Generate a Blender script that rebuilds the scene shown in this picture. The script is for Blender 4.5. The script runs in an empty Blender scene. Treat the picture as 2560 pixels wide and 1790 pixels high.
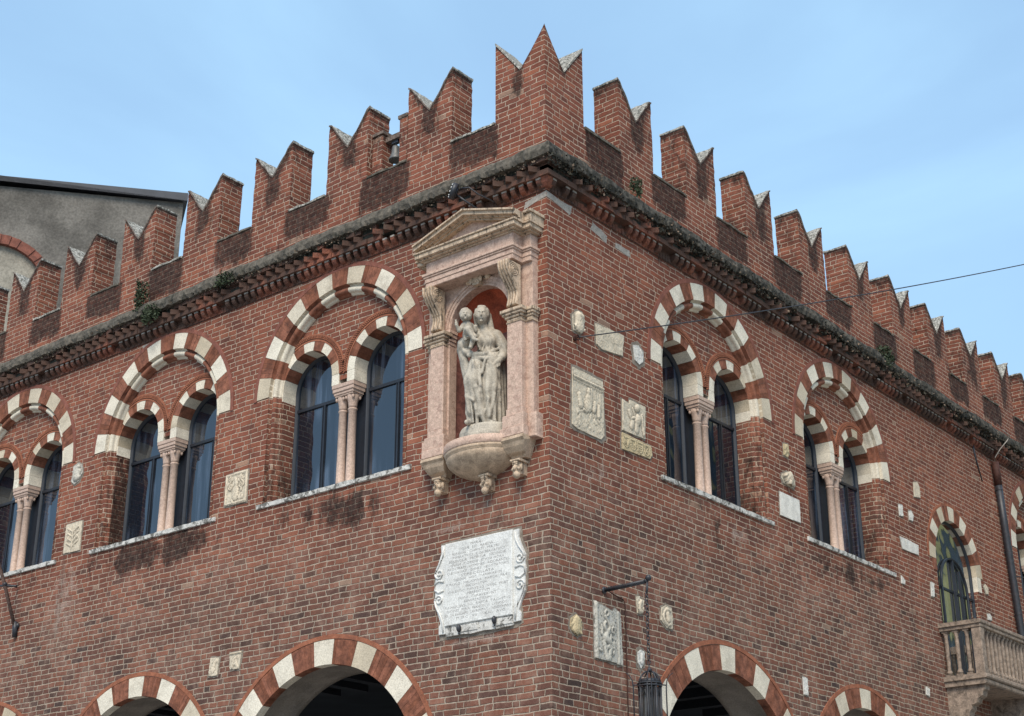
import bpy, math, random
import numpy as np
from mathutils import Vector, Matrix
R_ = math.radians
random.seed(7)
rng = np.random.default_rng(11)
S = bpy.context.scene
COL = S.collection
# ------------------------------------------------------------------ camera
cam = bpy.data.cameras.new("camera"); cam_o = bpy.data.objects.new("camera", cam); COL.objects.link(cam_o)
cam.sensor_fit = 'HORIZONTAL'; cam.sensor_width = 36.0; cam.lens = 53.56
cam.clip_start = 0.1; cam.clip_end = 2000
Rm = Matrix(((0.77667, 0.62991, -0.00217), (0.23902, -0.29152, 0.92622), (0.5828, -0.71988, -0.37697)))
M4 = Rm.transposed().to_4x4(); M4.translation = Vector((10.536, -13.721, 1.6))
cam_o.matrix_world = M4
S.camera = cam_o
# ------------------------------------------------------------------ world and sun
SUN_EL, SUN_AZ = 48.0, 150.0          # azimuth clockwise from +Y
w = bpy.data.worlds.new("World"); S.world = w; w.use_nodes = True
nt = w.node_tree; nt.nodes.clear()
out = nt.nodes.new('ShaderNodeOutputWorld'); bg = nt.nodes.new('ShaderNodeBackground')
sky = nt.nodes.new('ShaderNodeTexSky'); sky.sky_type = 'NISHITA'; sky.sun_disc = False
sky.sun_elevation = R_(SUN_EL); sky.sun_rotation = R_(SUN_AZ); sky.air_density = 1.0; sky.dust_density = 0.6; sky.ozone_density = 3.0
tc = nt.nodes.new('ShaderNodeTexCoord'); mp = nt.nodes.new('ShaderNodeMapping'); mp.inputs['Scale'].default_value = (1.2, 1.2, 2.6)
mp.inputs['Rotation'].default_value = (0.2, 0.5, 0.3)
nz = nt.nodes.new('ShaderNodeTexNoise'); nz.inputs['Scale'].default_value = 2.1; nz.inputs['Detail'].default_value = 6; nz.inputs['Roughness'].default_value = 0.5
nz.inputs['Distortion'].default_value = 0.5
rmp = nt.nodes.new('ShaderNodeMapRange'); rmp.interpolation_type = 'SMOOTHSTEP'
rmp.inputs['From Min'].default_value = 0.36; rmp.inputs['From Max'].default_value = 0.80; rmp.inputs['To Min'].default_value = 0.55; rmp.inputs['To Max'].default_value = 0.92
mx = nt.nodes.new('ShaderNodeMix'); mx.data_type = 'RGBA'; mx.inputs[7].default_value = (2.35, 3.78, 5.15, 1)
nt.links.new(tc.outputs['Generated'], mp.inputs['Vector']); nt.links.new(mp.outputs[0], nz.inputs['Vector']); nt.links.new(nz.outputs[0], rmp.inputs['Value'])
nt.links.new(rmp.outputs[0], mx.inputs[0]); nt.links.new(sky.outputs[0], mx.inputs[6]); nt.links.new(mx.outputs[2], bg.inputs['Color'])
bg.inputs['Strength'].default_value = 0.10
nt.links.new(bg.outputs[0], out.inputs['Surface'])
sl = bpy.data.lights.new("sun", 'SUN'); sl.energy = 1.9; sl.angle = R_(30); sl.color = (1.0, 0.90, 0.77)
so = bpy.data.objects.new("sun", sl); COL.objects.link(so)
az, el = R_(SUN_AZ), R_(SUN_EL)
so.rotation_euler = Vector((math.sin(az)*math.cos(el), math.cos(az)*math.cos(el), math.sin(el))).to_track_quat('Z', 'Y').to_euler()
S.view_settings.view_transform = 'Standard'; S.view_settings.look = 'None'; S.view_settings.exposure = 1.15; S.view_settings.gamma = 1.0
S.view_settings.use_curve_mapping = False

# ------------------------------------------------------------------ node helpers / materials
class NG:
    def __init__(s, name):
        s.m = bpy.data.materials.new(name); s.m.use_nodes = True; s.t = s.m.node_tree; s.t.nodes.clear()
        s.o = s.n('ShaderNodeOutputMaterial'); s.b = s.n('ShaderNodeBsdfPrincipled'); s.l(s.b.outputs[0], s.o.inputs[0])
        s.b.inputs['Specular IOR Level'].default_value = 0.25
    def n(s, k, **kw):
        x = s.t.nodes.new(k)
        for a, v in kw.items(): setattr(x, a, v)
        return x
    def l(s, a, b): s.t.links.new(a, b)
    def put(s, v, sock):
        if hasattr(v, 'is_output') or isinstance(v, bpy.types.NodeSocket): s.l(v, sock)
        else: sock.default_value = v
    def M(s, op, a, b=0.0, c=None):
        x = s.n('ShaderNodeMath', operation=op); s.put(a, x.inputs[0]); s.put(b, x.inputs[1])
        if c is not None: s.put(c, x.inputs[2])
        return x.outputs[0]
    def noise(s, scale, detail=4, rough=0.55, vec=None, dist=0.0, stretch=None):
        x = s.n('ShaderNodeTexNoise'); x.inputs['Scale'].default_value = scale; x.inputs['Detail'].default_value = detail
        x.inputs['Roughness'].default_value = rough; x.inputs['Distortion'].default_value = dist
        v = vec if vec is not None else s.pos()
        if stretch:
            mpn = s.n('ShaderNodeMapping'); mpn.inputs['Scale'].default_value = stretch; s.l(v, mpn.inputs[0]); v = mpn.outputs[0]
        s.l(v, x.inputs['Vector']); return x
    def pos(s):
        if not hasattr(s, '_g'): s._g = s.n('ShaderNodeNewGeometry')
        return s._g.outputs['Position']
    def ss(s, v, a, b, lo=0.0, hi=1.0):
        x = s.n('ShaderNodeMapRange'); x.interpolation_type = 'SMOOTHSTEP'; s.put(v, x.inputs[0])
        x.inputs[1].default_value = a; x.inputs[2].default_value = b; x.inputs[3].default_value = lo; x.inputs[4].default_value = hi
        return x.outputs[0]
    def mix(s, f, a, b, mode='MIX'):
        x = s.n('ShaderNodeMix'); x.data_type = 'RGBA'; x.blend_type = mode
        s.put(f, x.inputs[0]); s.put(c4(a), x.inputs[6]); s.put(c4(b), x.inputs[7]); return x.outputs[2]
    def attr(s, name):
        x = s.n('ShaderNodeAttribute'); x.attribute_name = name; return x
    def bump(s, h, dist, strength=1.0, nrm=None):
        x = s.n('ShaderNodeBump'); x.inputs['Distance'].default_value = dist; x.inputs['Strength'].default_value = strength
        s.put(h, x.inputs['Height'])
        if nrm is not None: s.l(nrm, x.inputs['Normal'])
        return x.outputs[0]
def c4(v):
    if isinstance(v, tuple) and len(v) == 3: return (v[0], v[1], v[2], 1.0)
    return v
def simple(name, col, rough=0.8, var=0.25, scale=6, dark=None, darkamt=0.5, bump=0.003, stretch=None, metal=0.0, spec=0.25, fine=60, dk0=0.5, dk1=0.72, crev=0.0):
    g = NG(name); a = g.noise(scale, 5, 0.6)
    lo = tuple(c*(1-var) for c in col); hi = tuple(min(1, c*(1+var)) for c in col)
    c = g.mix(g.ss(a.outputs[0], 0.3, 0.7), lo, hi)
    if dark:
        b = g.noise(scale*0.8, 6, 0.7, stretch=stretch, dist=0.6)
        c = g.mix(g.M('MULTIPLY', g.ss(b.outputs[0], dk0, dk1), darkamt), c, dark)
    if name in ('terracotta_voussoir', 'pale_limestone'):
        ta = g.attr('stain'); ts = g.n('ShaderNodeSeparateColor'); g.l(ta.outputs['Color'], ts.inputs[0])
        c = g.mix(ts.outputs[0], c, g.mix(1.0, c, (0.66, 0.60, 0.52), 'MULTIPLY'))
    if crev:  # recess shade painted into the creases by pointiness
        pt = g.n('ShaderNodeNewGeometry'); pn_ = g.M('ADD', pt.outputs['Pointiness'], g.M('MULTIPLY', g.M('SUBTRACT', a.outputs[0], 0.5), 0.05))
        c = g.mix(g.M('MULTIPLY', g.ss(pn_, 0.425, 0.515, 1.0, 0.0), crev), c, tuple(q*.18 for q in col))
    f = g.noise(fine, 3, 0.6)
    c = g.mix(0.55, c, g.mix(g.ss(f.outputs[0], 0.3, 0.7), (0.62,)*3, (1.25,)*3), 'MULTIPLY')
    g.l(c, g.b.inputs['Base Color']); g.b.inputs['Roughness'].default_value = rough; g.b.inputs['Metallic'].default_value = metal
    g.b.inputs['Specular IOR Level'].default_value = spec
    if bump: g.l(g.bump(g.noise(fine*0.6, 5, 0.65).outputs[0], bump), g.b.inputs['Normal'])
    return g.m
def brick_material(name, dist=1.0, redder=0.0):
    g = NG(name); P = g.pos()
    sp = g.n('ShaderNodeSeparateXYZ'); g.l(P, sp.inputs[0])
    sn = g.n('ShaderNodeSeparateXYZ'); g.l(g._g.outputs['True Normal'], sn.inputs[0])
    ax = g.M('GREATER_THAN', g.M('ABSOLUTE', sn.outputs[0]), 0.7072)
    u0 = g.M('ADD', g.M('MULTIPLY', sp.outputs[0], g.M('SUBTRACT', 1.0, ax)), g.M('MULTIPLY', sp.outputs[1], ax))
    n1 = g.noise(2.2, 2); n2 = g.noise(22, 3, 0.6)
    s1 = g.n('ShaderNodeSeparateColor'); g.l(n1.outputs['Color'], s1.inputs[0]); s2 = g.n('ShaderNodeSeparateColor'); g.l(n2.outputs['Color'], s2.inputs[0])
    u = g.M('ADD', u0, g.M('ADD', g.M('MULTIPLY', g.M('SUBTRACT', s1.outputs[0], 0.5), 0.16), g.M('MULTIPLY', g.M('SUBTRACT', s2.outputs[0], 0.5), 0.016*dist)))
    zz = g.M('ADD', sp.outputs[2], g.M('ADD', g.M('MULTIPLY', g.M('SUBTRACT', s1.outputs[1], 0.5), 0.04), g.M('MULTIPLY', g.M('SUBTRACT', s2.outputs[1], 0.5), 0.011*dist)))
    zr = g.M('DIVIDE', zz, 0.077); row = g.M('FLOOR', zr); fz = g.M('MULTIPLY', g.M('FRACT', zr), 0.077)
    wn = g.n('ShaderNodeTexWhiteNoise', noise_dimensions='1D'); g.l(row, wn.inputs['W'])
    uu = g.M('ADD', g.M('ADD', g.M('DIVIDE', u, 0.395), g.M('MULTIPLY', row, 0.5)), g.M('MULTIPLY', wn.outputs['Value'], 0.55))
    cell = g.M('FLOOR', uu); fu = g.M('MULTIPLY', g.M('FRACT', uu), 0.395)
    jl = g.n('ShaderNodeTexWhiteNoise', noise_dimensions='2D'); cv0 = g.n('ShaderNodeCombineXYZ'); g.l(cell, cv0.inputs[0]); g.l(row, cv0.inputs[1]); g.l(cv0.outputs[0], jl.inputs['Vector'])
    split = g.M('ADD', 0.095, g.M('MULTIPLY', jl.outputs['Value'], 0.09))
    du = g.M('MINIMUM', g.M('MINIMUM', fu, g.M('ABSOLUTE', g.M('SUBTRACT', fu, split))), g.M('SUBTRACT', 0.395, fu))
    idc = g.M('ADD', g.M('MULTIPLY', cell, 2.0), g.M('GREATER_THAN', fu, split))
    dz = g.M('MINIMUM', fz, g.M('SUBTRACT', 0.077, fz))
    d = g.M('MINIMUM', du, dz)
    n3 = g.noise(55, 4, 0.65); n4 = g.noise(1.1, 5, 0.65); n7 = g.noise(0.55, 6, 0.7, stretch=(1, 1, .7)); n8 = g.noise(11, 4, 0.6); n5 = g.noise(7, 6, 0.7)
    at = g.attr('stain'); sa = g.n('ShaderNodeSeparateColor'); g.l(at.outputs['Color'], sa.inputs[0])
    low = sa.outputs[2]
    dd = g.M('SUBTRACT', g.M('SUBTRACT', g.M('SUBTRACT', d, g.M('MULTIPLY', g.M('SUBTRACT', n3.outputs[0], 0.5), 0.010)), g.M('MULTIPLY', g.M('SUBTRACT', n8.outputs[0], 0.5), 0.012)), g.M('MULTIPLY', low, 0.0016))
    br = g.ss(dd, 0.0040, 0.0075)          # 1 = brick, 0 = mortar
    cv = g.n('ShaderNodeCombineXYZ'); g.l(idc, cv.inputs[0]); g.l(row, cv.inputs[1])
    w2 = g.n('ShaderNodeTexWhiteNoise', noise_dimensions='2D'); g.l(cv.outputs[0], w2.inputs['Vector'])
    rp = g.n('ShaderNodeValToRGB'); g.l(w2.outputs['Value'], rp.inputs[0]); e = rp.color_ramp.elements
    e[0].position = 0.0; e[0].color = (0.108, 0.042, 0.031, 1); e[1].position = 1.0; e[1].color = (0.238, 0.088, 0.053, 1)
    for p_, c_ in ((0.04, (0.138, 0.050, 0.035)), (0.35, (0.163, 0.057, 0.038)), (0.7, (0.188, 0.066, 0.042)), (0.95, (0.208, 0.075, 0.046))):
        x = e.new(p_); x.color = c4(c_)
    # older, browner brick low on the wall
    rq = g.n('ShaderNodeValToRGB'); g.l(w2.outputs['Value'], rq.inputs[0]); e = rq.color_ramp.elements
    e[0].position = 0.0; e[0].color = (0.070, 0.047, 0.042, 1); e[1].position = 1.0; e[1].color = (0.215, 0.098, 0.070, 1)
    for p_, c_ in ((0.08, (0.112, 0.056, 0.044)), (0.5, (0.150, 0.067, 0.049)), (0.92, (0.183, 0.078, 0.052))):
        x = e.new(p_); x.color = c4(c_)
    lowf = g.M('MULTIPLY', low, 1.0)
    bc = g.mix(lowf, rp.outputs[0], rq.outputs[0])
    w3 = g.n('ShaderNodeTexWhiteNoise', noise_dimensions='3D'); g.l(cv.outputs[0], w3.inputs['Vector'])
    bc = g.mix(g.M('MULTIPLY', g.M('GREATER_THAN', w3.outputs['Value'], 0.990), 0.5), bc, (0.36, 0.27, 0.20))
    bc = g.mix(g.M('MULTIPLY', g.M('LESS_THAN', w3.outputs['Value'], g.M('MULTIPLY', low, 0.05)), 0.7), bc, (0.052, 0.038, 0.033))
    bc = g.mix(0.8, bc, g.mix(g.ss(n4.outputs[0], 0.3, 0.7), (0.72, 0.76, 0.78), (1.28, 1.16, 1.08)), 'MULTIPLY')
    bc = g.mix(g.M('MULTIPLY', g.ss(n7.outputs[0], 0.52, 0.68), g.M('ADD', 0.15, g.M('MULTIPLY', low, 0.45))), bc, (0.085, 0.055, 0.045))
    bc = g.mix(0.75, bc, g.mix(g.ss(n3.outputs[0], 0.28, 0.72), (0.72, 0.72, 0.72), (1.3, 1.24, 1.2)), 'MULTIPLY')
    # lime bloom on brick faces, in patches
    bloom = g.M('MULTIPLY', g.ss(g.M('ADD', g.M('MULTIPLY', n5.outputs[0], 0.6), g.M('MULTIPLY', n4.outputs[0], 0.4)), 0.44, 0.66), g.M('ADD', 0.14, g.M('MULTIPLY', low, 0.34)))
    bc = g.mix(bloom, bc, (0.31, 0.205, 0.155))
    mc = g.mix(g.ss(n5.outputs[0], 0.3, 0.7), (0.33, 0.24, 0.175), (0.48, 0.37, 0.28))
    mc = g.mix(g.M('MULTIPLY', lowf, 0.75), mc, g.mix(g.ss(n5.outputs[0], 0.3, 0.7), (0.235, 0.185, 0.14), (0.36, 0.295, 0.23)))
    col = g.mix(br, mc, bc)
    # pale smear patches (attr G) and black crust (attr R)
    pg = g.ss(g.M('ADD', sa.outputs[1], g.M('MULTIPLY', g.M('SUBTRACT', n5.outputs[0], 0.5), 1.1)), 0.42, 0.72)
    col = g.mix(g.M('MULTIPLY', pg, 0.62), col, g.mix(g.ss(n3.outputs[0], 0.3, 0.7), (0.24, 0.165, 0.13), (0.42, 0.34, 0.29)))
    n6 = g.noise(3.2, 8, 0.78, dist=0.9, stretch=(1.7, 1.7, 0.8))
    pr = g.ss(g.M('ADD', g.M('MULTIPLY', sa.outputs[0], 1.45), g.M('MULTIPLY', g.M('SUBTRACT', n6.outputs[0], 0.52), 2.6)), 0.36, 0.95)
    n9 = g.noise(1.0, 5, 0.7, dist=0.3, stretch=(4.5, 4.5, 0.35))
    col = g.mix(g.M('MULTIPLY', g.ss(n9.outputs[0], 0.56, 0.72), 0.38), col, (0.060, 0.042, 0.035))
    dk = g.mix(0.62, g.mix(1.0, col, (0.22, 0.20, 0.20), 'MULTIPLY'), g.mix(g.ss(n5.outputs[0], 0.35, 0.75), (0.012, 0.010, 0.009), (0.075, 0.052, 0.042)))
    n10 = g.noise(16, 5, 0.7)
    col = g.mix(g.M('MULTIPLY', pr, g.ss(n10.outputs[0], 0.25, 0.62, 0.55, 0.97)), col, dk)
    g.l(col, g.b.inputs['Base Color']); g.b.inputs['Roughness'].default_value = 0.9; g.b.inputs['Specular IOR Level'].default_value = 0.15
    hgt = g.M('ADD', g.ss(dd, 0.002, 0.010), g.M('MULTIPLY', n3.outputs[0], 0.5))
    hgt = g.M('ADD', hgt, g.M('MULTIPLY', w2.outputs['Value'], 0.25))
    g.l(g.bump(hgt, 0.009, 0.9), g.b.inputs['Normal'])
    return g.m
M = {}
M['brick'] = brick_material('red_brickwork')
M['red'] = simple('terracotta_voussoir', (0.225, 0.088, 0.053), 0.85, 0.34, 7, (0.05, 0.022, 0.018), 0.55, 0.004, fine=45)
M['orange'] = simple('terracotta_trim', (0.27, 0.10, 0.055), 0.85, 0.2, 7, (0.09, 0.035, 0.025), 0.45, 0.003)
M['trim'] = simple('terracotta_outer_trim', (0.20, 0.075, 0.052), 0.85, 0.22, 7, (0.07, 0.035, 0.028), 0.4, 0.003)
M['white'] = simple('pale_limestone', (0.66, 0.60, 0.49), 0.75, 0.10, 3.2, (0.30, 0.25, 0.19), 0.5, 0.002)
M['sill'] = simple('weathered_sill_stone', (0.52, 0.50, 0.46), 0.8, 0.2, 12, (0.07, 0.065, 0.055), 0.85, 0.005, dk0=0.47, dk1=0.6)
M['pink'] = simple('pink_marble', (0.50, 0.352, 0.272), 0.6, 0.14, 16, (0.24, 0.13, 0.10), 0.45, 0.003, dk0=0.5, dk1=0.62)
M['pinkw'] = simple('weathered_pink_marble', (0.49, 0.37, 0.262), 0.7, 0.18, 9, (0.055, 0.045, 0.035), 0.85, 0.005, stretch=(3, 3, 0.8), dk0=0.50, dk1=0.64)
M['balc'] = simple('sooty_balcony_marble', (0.27, 0.21, 0.165), 0.8, 0.25, 12, (0.05, 0.042, 0.035), 0.8, 0.004, dk0=.45)
M['pole'] = simple('rusty_pole_iron', (0.13, 0.085, 0.07), 0.8, 0.3, 20, (0.04, 0.025, 0.02), 0.5, 0.002)
M['bowl'] = simple('ochre_stained_marble', (0.45, 0.335, 0.235), 0.7, 0.2, 8, (0.15, 0.10, 0.065), 0.6, 0.004)
M['column'] = simple('column_pink_marble', (0.46, 0.335, 0.265), 0.6, 0.12, 24, (0.27, 0.16, 0.13), 0.4, 0.002)
M['ledge'] = simple('mossy_ledge_stone', (0.115, 0.10, 0.08), 0.95, 0.35, 10, (0.03, 0.030, 0.023), 0.85, 0.012, fine=35, dk0=0.46, dk1=0.68)
M['ledger'] = simple('black_crusted_ledge', (0.095, 0.085, 0.07), 0.95, 0.4, 10, (0.02, 0.02, 0.016), 0.9, 0.015, fine=30, dk0=0.40, dk1=0.6)
M['cap'] = simple('lichen_cap_stone', (0.36, 0.34, 0.30), 0.9, 0.35, 30, (0.05, 0.048, 0.035), 0.8, 0.012, fine=30, dk0=0.44, dk1=0.58)
M['capd'] = simple('worn_cap_edge', (0.14, 0.105, 0.085), 0.9, 0.3, 20, (0.04, 0.035, 0.03), 0.7, 0.008, fine=40)
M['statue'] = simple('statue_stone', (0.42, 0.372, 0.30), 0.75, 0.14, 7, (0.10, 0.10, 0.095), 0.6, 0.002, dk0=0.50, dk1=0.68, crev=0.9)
M['plaque'] = simple('white_marble', (0.62, 0.61, 0.575), 0.6, 0.10, 6, (0.33, 0.31, 0.28), 0.5, 0.002, dk0=.48)
M['cream'] = simple('carved_cream_stone', (0.56, 0.50, 0.39), 0.8, 0.14, 10, (0.20, 0.17, 0.13), 0.5, 0.003)
M['yellowst'] = simple('yellow_tufa', (0.50, 0.40, 0.24), 0.85, 0.18, 10, (0.20, 0.15, 0.09), 0.5, 0.004)
M['grout'] = simple('grey_mortar_bed', (0.29, 0.265, 0.235), 0.95, 0.2, 10, None, 0, 0.005)
M['bed'] = simple('brown_grey_mortar_bed', (0.215, 0.18, 0.145), 0.95, 0.25, 10, None, 0, 0.005)
M['iron'] = simple('black_iron', (0.022, 0.024, 0.030), 0.5, 0.3, 20, (0.08, 0.03, 0.015), 0.35, 0.001, metal=0.0, spec=0.5)
M['rust'] = simple('rusty_wire', (0.055, 0.022, 0.016), 0.7, 0.3, 20, None, 0, 0.0)
M['frame'] = simple('window_frame_paint', (0.010, 0.013, 0.020), 0.5, 0.2, 12, None, 0, 0.0, spec=0.5)
M['niche'] = simple('red_painted_plaster', (0.40, 0.095, 0.048), 0.9, 0.25, 5, (0.09, 0.03, 0.022), 0.6, 0.003)
M['nichelow'] = simple('dark_red_marble', (0.18, 0.075, 0.06), 0.5, 0.3, 10, (0.035, 0.018, 0.016), 0.8, 0.002)
M['plaster'] = simple('old_grey_plaster', (0.14, 0.128, 0.112), 0.95, 0.32, 0.9, (0.08, 0.074, 0.066), 0.55, 0.02, fine=14)
M['plasterl'] = simple('pale_plaster', (0.27, 0.245, 0.20), 0.95, 0.16, 1.5, (0.18, 0.16, 0.13), 0.4, 0.01, fine=14)
M['gutter'] = simple('dark_sheet_metal', (0.035, 0.037, 0.045), 0.5, 0.2, 3, None, 0, 0.0, spec=0.5)
M['soffit'] = simple('grey_soffit_plaster', (0.19, 0.165, 0.14), 0.95, 0.18, 3, (0.11, 0.10, 0.09), 0.5, 0.004)
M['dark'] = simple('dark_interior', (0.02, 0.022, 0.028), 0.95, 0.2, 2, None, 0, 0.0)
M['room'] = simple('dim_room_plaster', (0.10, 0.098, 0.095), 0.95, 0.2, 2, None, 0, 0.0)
M['leaf'] = simple('wall_plant_leaf', (0.045, 0.060, 0.032), 0.7, 0.4, 30, None, 0, 0.0)
M['moss'] = simple('dry_moss', (0.060, 0.055, 0.040), 0.95, 0.5, 12, None, 0, 0.0)
M['deadgrass'] = simple('dry_grass', (0.17, 0.125, 0.09), 0.95, 0.5, 12, None, 0, 0.0)
M['mossd'] = simple('dark_crust', (0.030, 0.030, 0.024), 0.95, 0.5, 12, None, 0, 0.0)
M['bronze'] = simple('old_bronze', (0.10, 0.10, 0.095), 0.5, 0.2, 10, None, 0, 0.0, spec=0.5)
M['letters'] = simple('cut_lettering', (0.26, 0.25, 0.24), 0.9, 0.3, 30, None, 0, 0.0)
M['lamp_glass'] = simple('frosted_lamp_glass', (0.07, 0.068, 0.065), 0.3, 0.2, 10, None, 0, 0.0, spec=0.5)
M['bulb'] = simple('white_glass_bulb', (0.30, 0.29, 0.28), 0.3, 0.1, 10, None, 0, 0.0, spec=0.5)
M['ochre'] = simple('ochre_render', (0.74, 0.58, 0.22), 0.9, 0.15, 1.5, None, 0, 0.004, fine=14)
M['shutter'] = simple('grey_green_shutter', (0.07, 0.085, 0.08), 0.7, 0.2, 5, None, 0, 0.0)
M['paving'] = simple('stone_paving', (0.30, 0.28, 0.26), 0.85, 0.2, 2, (0.15, 0.14, 0.13), 0.4, 0.005, fine=12)
M['white_em'] = simple('clear_diode_lens', (0.75, 0.75, 0.72), 0.2, 0.1, 20, None, 0, 0.0)
def glass_mat(name, base, rough, ior, wob):
    g = NG(name); n = g.noise(1.1, 2, 0.5)
    g.b.inputs['Base Color'].default_value = c4(base); g.b.inputs['Roughness'].default_value = rough
    g.b.inputs['IOR'].default_value = ior; g.b.inputs['Specular IOR Level'].default_value = 0.6
    cu = g.noise(1.0, 4, 0.6, stretch=(9, 9, 0.5)); cz_ = g.noise(0.9, 2, 0.5)
    g.l(g.mix(g.M('MULTIPLY', g.ss(cu.outputs[0], 0.42, 0.68), g.ss(cz_.outputs[0], 0.40, 0.6)), base, tuple(q*5+.03 for q in base)), g.b.inputs['Base Color'])
    g.l(g.bump(n.outputs[0], wob), g.b.inputs['Normal']); return g.m
M['glass'] = glass_mat('window_glass', (0.006, 0.010, 0.017), 0.03, 1.75, 0.02)

M['glassr'] = glass_mat('mirroring_glass', (0.02, 0.022, 0.02), 0.03, 5.5, 0.012)
# ------------------------------------------------------------------ mesh builder
# local frame of both faces: u to the right, d into the wall, z up
XF = {'L': lambda u, d, z: (u, d, z), 'R': lambda u, d, z: (-d, u, z), 'W': lambda u, d, z: (u, d, z)}
TR = random.Random(4)
class MB:
    def __init__(s, side='W'): s.v = []; s.f = []; s.mi = []; s.st = {}; s.side = side; s.smooth = []
    def V(s, u, d, z, st=None):
        s.v.append((u, d, z))
        if st is not None: s.st[len(s.v)-1] = st
        return len(s.v)-1
    def F(s, idx, m=0, sm=False): s.f.append(tuple(idx)); s.mi.append(m); s.smooth.append(sm)
    def box(s, u0, u1, d0, d1, z0, z1, m=0, j=0.0):
        r = lambda: random.uniform(-j, j) if j else 0.0
        i = [s.V(u+r(), d+r(), z+r()) for z in (z0, z1) for (u, d) in ((u0, d0), (u1, d0), (u1, d1), (u0, d1))]
        for q in ((3, 2, 1, 0), (4, 5, 6, 7), (0, 1, 5, 4), (1, 2, 6, 5), (2, 3, 7, 6), (3, 0, 4, 7)): s.F([i[k] for k in q], m)
    def bbox(s, u0, u1, d0, d1, z0, z1, b=0.006, m=0):
        # box with a chamfered front (all edges of the d0 face)
        a = [(u0, d1, z0), (u1, d1, z0), (u1, d1, z1), (u0, d1, z1)]
        c = [(u0, d0+b, z0), (u1, d0+b, z0), (u1, d0+b, z1), (u0, d0+b, z1)]
        e = [(u0+b, d0, z0+b), (u1-b, d0, z0+b), (u1-b, d0, z1-b), (u0+b, d0, z1-b)]
        I = [[s.V(*p) for p in q] for q in (a, c, e)]
        s.F(I[2], m)
        for k in range(4):
            n = (k+1) % 4
            s.F([I[1][k], I[1][n], I[2][n], I[2][k]], m); s.F([I[0][k], I[0][n], I[1][n], I[1][k]], m)
        s.F(I[0][::-1], m)
    def ext(s, poly, d0, d1, m=0, back=True, ms=None):
        # polygon in (u,z) counter-clockwise seen from outside, front at d0
        a = [s.V(p[0], d0, p[1]) for p in poly]; b = [s.V(p[0], d1, p[1]) for p in poly]; n = len(poly)
        s.F(a, m)
        if back: s.F(b[::-1], m)
        for k in range(n): s.F([a[k], b[k], b[(k+1) % n], a[(k+1) % n]], m if ms is None else ms)
    def extu(s, prof, u0, u1, m=0, caps=True):
        # profile in (d,z) swept from u0 to u1
        a = [s.V(u0, p[0], p[1]) for p in prof]; b = [s.V(u1, p[0], p[1]) for p in prof]; n = len(prof)
        for k in range(n): s.F([a[k], a[(k+1) % n], b[(k+1) % n], b[k]], m)
        if caps: s.F(a[::-1], m); s.F(b, m)
    def ring(s, cu, cz, r0, r1, d0, d1, a0, a1, seg, m=0):
        s0 = len(s.v); tone = (TR.random()**1.8, 0, 0)
        # solid ring sector: front at d0, back d1
        g = []
        for k in range(seg+1):
            t = R_(a0+(a1-a0)*k/seg); c, q = math.cos(t), math.sin(t)
            g.append([s.V(cu+r*c, d, cz+r*q) for (r, d) in ((r0, d0), (r1, d0), (r1, d1), (r0, d1))])
        for k in range(seg):
            A, B = g[k], g[k+1]
            for e in range(4): s.F([A[e], A[(e+1) % 4], B[(e+1) % 4], B[e]], m)
        s.F(g[0][::-1], m); s.F(g[-1], m)
        for i in range(s0, len(s.v)): s.st[i] = tone
    def sweeparch(s, prof, cu, cz, a0, a1, seg, matf, foot=None, mf=0, sm=True):
        # profile points (r, d) swept round the arch; foot = z the profile runs straight down to
        def row(f): return [s.V(*f(r, d)) for (r, d) in prof]
        g = []; ms = []
        for k in range(seg+1):
            t = R_(a0+(a1-a0)*k/seg); c, q = math.cos(t), math.sin(t)
            g.append(row(lambda r, d: (cu+r*c, d, cz+r*q)))
            if k < seg: ms.append(matf(a0+(a1-a0)*(k+0.5)/seg))
        for k in range(seg):
            for e in range(len(prof)-1): s.F([g[k][e], g[k][e+1], g[k+1][e+1], g[k+1][e]], ms[k], sm)
        if foot is not None:
            for side in (1, -1):
                a = row(lambda r, d: (cu+side*r, d, cz)); b = row(lambda r, d: (cu+side*r, d, foot))
                for e in range(len(prof)-1):
                    q = [b[e], b[e+1], a[e+1], a[e]]
                    s.F(q if side > 0 else q[::-1], mf, sm)
    def lathe(s, cu, cd, prof, seg=16, m=0, sm=True, a0=0, a1=360, sx=1.0, sd=1.0):
        n = seg if a1-a0 >= 360 else seg+1; g = []
        for (r, z) in prof:
            g.append([s.V(cu+sx*r*math.cos(R_(a0+(a1-a0)*k/seg)), cd+sd*r*math.sin(R_(a0+(a1-a0)*k/seg)), z) for k in range(n)])
        for a, b in zip(g, g[1:]):
            for k in range(seg):
                k2 = (k+1) % n; s.F([a[k], a[k2], b[k2], b[k]], m, sm)
        if a1-a0 >= 360: s.F(g[0][::-1], m); s.F(g[-1], m)
    def tube(s, pts, r, seg=8, m=0, taper=None):
        g = []; n = len(pts)
        for i, p in enumerate(pts):
            a = Vector(pts[max(i-1, 0)]); b = Vector(pts[min(i+1, n-1)]); t = (b-a).normalized()
            up = Vector((0, 0, 1)) if abs(t.z) < 0.9 else Vector((1, 0, 0))
            x = t.cross(up).normalized(); y = x.cross(t); rr = r if taper is None else r*(1-(1-taper)*i/(n-1))
            g.append([s.V(*(Vector(p)+x*rr*math.cos(2*math.pi*k/seg)+y*rr*math.sin(2*math.pi*k/seg))) for k in range(seg)])
        for a, b in zip(g, g[1:]):
            for k in range(seg): s.F([a[k], a[(k+1) % seg], b[(k+1) % seg], b[k]], m, True)
        s.F(g[0][::-1], m); s.F(g[-1], m)
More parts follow.
